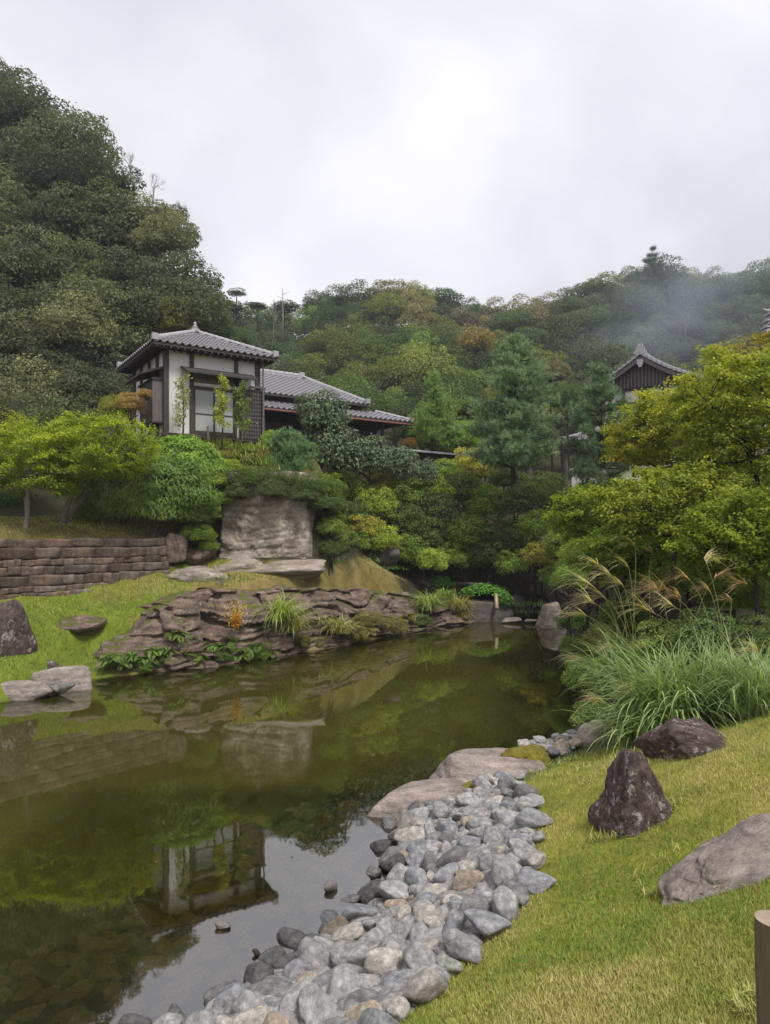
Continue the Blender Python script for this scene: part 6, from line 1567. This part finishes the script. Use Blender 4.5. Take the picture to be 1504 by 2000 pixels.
# bank grass in front of the house
for i in range(90):
    px = rt.uniform(330, 525); py = rt.uniform(858, 925)
    b = hit(px, py, 20.0); b[2] -= 0.02
    bz = ('beside the sparse young tree' if px < 385 else ('below the sliding doors' if px < 450 else 'below the trellis'))
    root = grass_clump('bank_weed', ['green tuft of weeds', 'straw coloured tuft of grass', 'fresh green tuft of weeds'][i % 3] + ' on the house bank ' + bz, b, 100, 0.45, 0.026, [(0.13, 0.16, 0.035), (0.15, 0.13, 0.05), (0.10, 0.15, 0.03)][i % 3], 2800 + i, 0.2, (35, 85), (40, 140), group='weeds on the house bank')

# ------------------------------------------------------------------ turf
def turf(name, label, n, xr, yr, keep_fn, Lr, wr, seed, tint_fn):
    rs = np.random.RandomState(seed); x = rs.uniform(*xr, n); y = rs.uniform(*yr, n)
    k = keep_fn(x, y, rs); x, y = x[k], y[k]; z = ground(x, y); n = len(x)
    B = np.stack([x, y, z - 0.004], 1); a = rs.uniform(0, 6.28, n); L = rs.uniform(*Lr, n); w = rs.uniform(*wr, n)
    S = np.stack([np.cos(a), np.sin(a), 0 * a], 1) * w[:, None] / 2
    tipd = np.stack([rs.normal(size=n) * 0.55, rs.normal(size=n) * 0.55, np.ones(n)], 1)
    V = np.stack([B - S, B + S, B + unit(tipd) * L[:, None]], 1).reshape(-1, 3)
    o = MB().add(V, tris=np.arange(3 * n).reshape(-1, 3), tint=np.repeat(np.clip(tint_fn(x, y, rs), 0, 1), 3)).build(name, M['turf'])
    return tag(o, label, 'grass', kind='stuff')
def seen(x, y, m=60):
    z = ground(x, y); px = CX + x / y * F; py = HY + (H - z) / y * F
    return (px > -m) & (px < 1504 + m) & (py < 2000 + m)
def near_keep(x, y, rs):
    d = pond_dist(x, y); lim = np.interp(y, [3, 8.0, 9.0, 10.5], [1.37, 1.32, 0.97, 0.65]) + 0.06 * fbm(xyz(x * 6, y * 6), 2, 9)
    dens = np.clip(7.0 / (y * y) * 1.6, 0.12, 1.0)
    return (d > lim) & seen(x, y) & (rs.rand(len(x)) < dens)
def near_tint(x, y, rs):
    return 0.48 + 0.85 * fbm(xyz(x * 1.3, y * 1.3), 3, 41) + 0.30 * fbm(xyz(x * 5, y * 5), 3, 43) + rs.normal(size=len(x)) * 0.20
turf('lawn_grass', 'short yellow green turf of the sloping lawn in front', 1200000, (-1.2, 6.5), (2.2, 10.6), near_keep, (0.02, 0.052), (0.0045, 0.008), 3001, near_tint)
def left_keep(x, y, rs):
    d = pond_dist(x, y); ws = (x - A_W[0]) * N_W[0] + (y - A_W[1]) * N_W[1]
    return (d > 0.15) & (ws > 0.3) & seen(x, y) & (ground(x, y) < 2.45) & (y > 13) & ((x < -2.2) | (rs.rand(len(x)) < 0.8)) & (y < 26.5) & (x < 1.4)
def left_tint(x, y, rs):
    dry = np.clip((y - 18.8) / 2.5, 0, 1) * 0.5
    return 0.33 + dry + 0.55 * fbm(xyz(x * 0.9, y * 0.9), 4, 51) + rs.normal(size=len(x)) * 0.16
turf('lawn_grass', 'green turf of the lawn across the pond below the stone wall', 230000, (-10.5, 2), (13, 26.5), left_keep, (0.035, 0.10), (0.012, 0.022), 3002, left_tint)
def terr_keep(x, y, rs):
    ws = (x - A_W[0]) * N_W[0] + (y - A_W[1]) * N_W[1]
    return (ws < -0.12) & (ws > -2.6) & (x < -6.2) & seen(x, y)
turf('terrace_grass', 'dry turf on the terrace under the maples', 16000, (-12, -6), (15, 23), terr_keep, (0.03, 0.08), (0.012, 0.022), 3003, lambda x, y, rs: 0.6 + rs.normal(size=len(x)) * 0.2)

# ------------------------------------------------------------------ smoke and haze
hz = MB().box((10, 68, 29.0), (640, 164, 64.0))
hm, ht, hb = new_mat('haze'); ht.nodes.remove(hb)
pv = ht.nodes.new('ShaderNodeVolumePrincipled'); pv.inputs['Color'].default_value = (0.80, 0.83, 0.95, 1); pv.inputs['Density'].default_value = 0.0006; pv.inputs['Anisotropy'].default_value = 0.2
ht.links.new(pv.outputs[0], ht.nodes['Material Output'].inputs['Volume'])
HAZE = True
sV, sT = ico(3)
sc_ = P(1320, 612, 78)
sm_o = MB().add(sV, tris=sT).build('smoke', None, None, True, loc=tuple(sc_), scale=(15, 7, 9), rot=(0, -0.35, 0))
tag(sm_o, 'thin bluish smoke drifting up before the right side of the far hill', 'smoke', kind='stuff')
smm, smt, smb = new_mat('smoke'); smt.nodes.remove(smb); sm_o.data.materials.append(smm)
spv = smt.nodes.new('ShaderNodeVolumePrincipled'); spv.inputs['Color'].default_value = (0.72, 0.78, 0.97, 1); spv.inputs['Anisotropy'].default_value = 0.1
sco = coords(smt); sle = N(smt, 'ShaderNodeVectorMath', operation='LENGTH'); smt.links.new(sco, sle.inputs[0])
sfa = N(smt, 'ShaderNodeMapRange'); smt.links.new(sle.outputs['Value'], sfa.inputs[0]); sfa.inputs[1].default_value = 0.95; sfa.inputs[2].default_value = 0.15; sfa.inputs[3].default_value = 0.0; sfa.inputs[4].default_value = 1.0
sno = N(smt, 'ShaderNodeTexNoise', Scale=1.6, Detail=2.0); smt.links.new(sco, sno.inputs['Vector'])
snr = N(smt, 'ShaderNodeMapRange'); smt.links.new(sno.outputs['Fac'], snr.inputs[0]); snr.inputs[1].default_value = 0.38; snr.inputs[2].default_value = 0.7; snr.inputs[3].default_value = 0.0; snr.inputs[4].default_value = 0.095
smu = N(smt, 'ShaderNodeMath', operation='MULTIPLY'); smt.links.new(sfa.outputs[0], smu.inputs[0]); smt.links.new(snr.outputs[0], smu.inputs[1]); smt.links.new(smu.outputs[0], spv.inputs['Density'])
smt.links.new(spv.outputs[0], smt.nodes['Material Output'].inputs['Volume'])
scene.cycles.volume_step_rate = 4.0
if HAZE: tag(hz.build('haze', hm), 'thin pale blue haze over the valley', 'haze', kind='stuff')
# creeping plants on the foot of the ledge
for i, (px, py, w, cl) in enumerate([(225, 1292, 34, 0), (275, 1296, 40, 1), (330, 1290, 40, 0), (385, 1288, 44, 1), (440, 1278, 40, 0), (495, 1272, 36, 1), (590, 1250, 36, 2), (625, 1258, 30, 2), (700, 1236, 40, 2), (760, 1222, 44, 2), (810, 1212, 36, 0), (720, 1210, 36, 2)]):
    Yl = on_ledge(px, py)[1]; rr = w / F * Yl
    tree('creeping_plant', ['dark green creeping plant on the lower rock face near the water', 'fern green creeping plant on the lower rock face near the water', 'brownish creeping plant under the long rock ledge'][cl], 'plant', 'creeping plants on the rock foot', on_ledge(px, py, 0.2), (rr * 1.15, rr * 0.55, rr * 0.6), SHRUB[i % 4], [(0.045, 0.07, 0.02), (0.07, 0.11, 0.025), (0.09, 0.085, 0.03)][cl], TRUNK_D[0], 0.1, 0.3, 0.4)

# longer grass round the boulders, fallen leaves
rs = np.random.RandomState(4001); mb = MB()
for px, py, w in [(1245, 1612, 0.34), (1335, 1470, 0.42), (1405, 1700, 0.5), (1513, 1990, 0.08), (1180, 1480, 0.5), (1130, 1500, 0.5)]:
    c = hit(px, py)
    for k in range(46):
        a = rs.uniform(0, 6.28); x, y = c[0] + math.cos(a) * w * rs.uniform(0.9, 1.15), c[1] + 0.1 + math.sin(a) * w * 0.8 * rs.uniform(0.9, 1.2)
        if float(pond_dist(x, y)) < 0.7: continue
        blades(mb, (x, y, float(ground(x, y))), 7, 0.10, 0.006, rs, 0.02, (45, 88), (20, 90), 3, 0.62, None, 0.2)
tag(mb.build('rough_grass', M['turf']), 'longer grass fringing the boulders and the lawn edge', 'grass', kind='stuff')
mb = MB(); n = 260
x = rs.uniform(0.2, 5.5, n); y = rs.uniform(3.4, 9.6, n); k = (pond_dist(x, y) > 0.2) & seen(x, y); x, y = x[k], y[k]
leaves(mb, np.stack([x, y, ground(x, y) + 0.03], 1), np.array([0, 0, 1.0]) + rs.normal(size=(len(x), 3)) * 0.3, rs.uniform(0.02, 0.045, len(x)), 0.6, rs.rand(len(x)), rs)
x = rs.uniform(-7, 4, 90); y = rs.uniform(5.2, 24, 90); k = pond_dist(x, y) < -0.3; x, y = x[k], y[k]
leaves(mb, np.stack([x, y, 0 * x + 0.004], 1), np.array([0, 0, 1.0]) + rs.normal(size=(len(x), 3)) * 0.04, rs.uniform(0.02, 0.05, len(x)), 0.6, rs.rand(len(x)), rs, None, 0.0)
tag(mb.build('fallen_leaves', M['plume'], color=(0.20, 0.12, 0.045)), 'scattered dead leaves on the lawn and floating on the pond', 'leaves', kind='stuff')
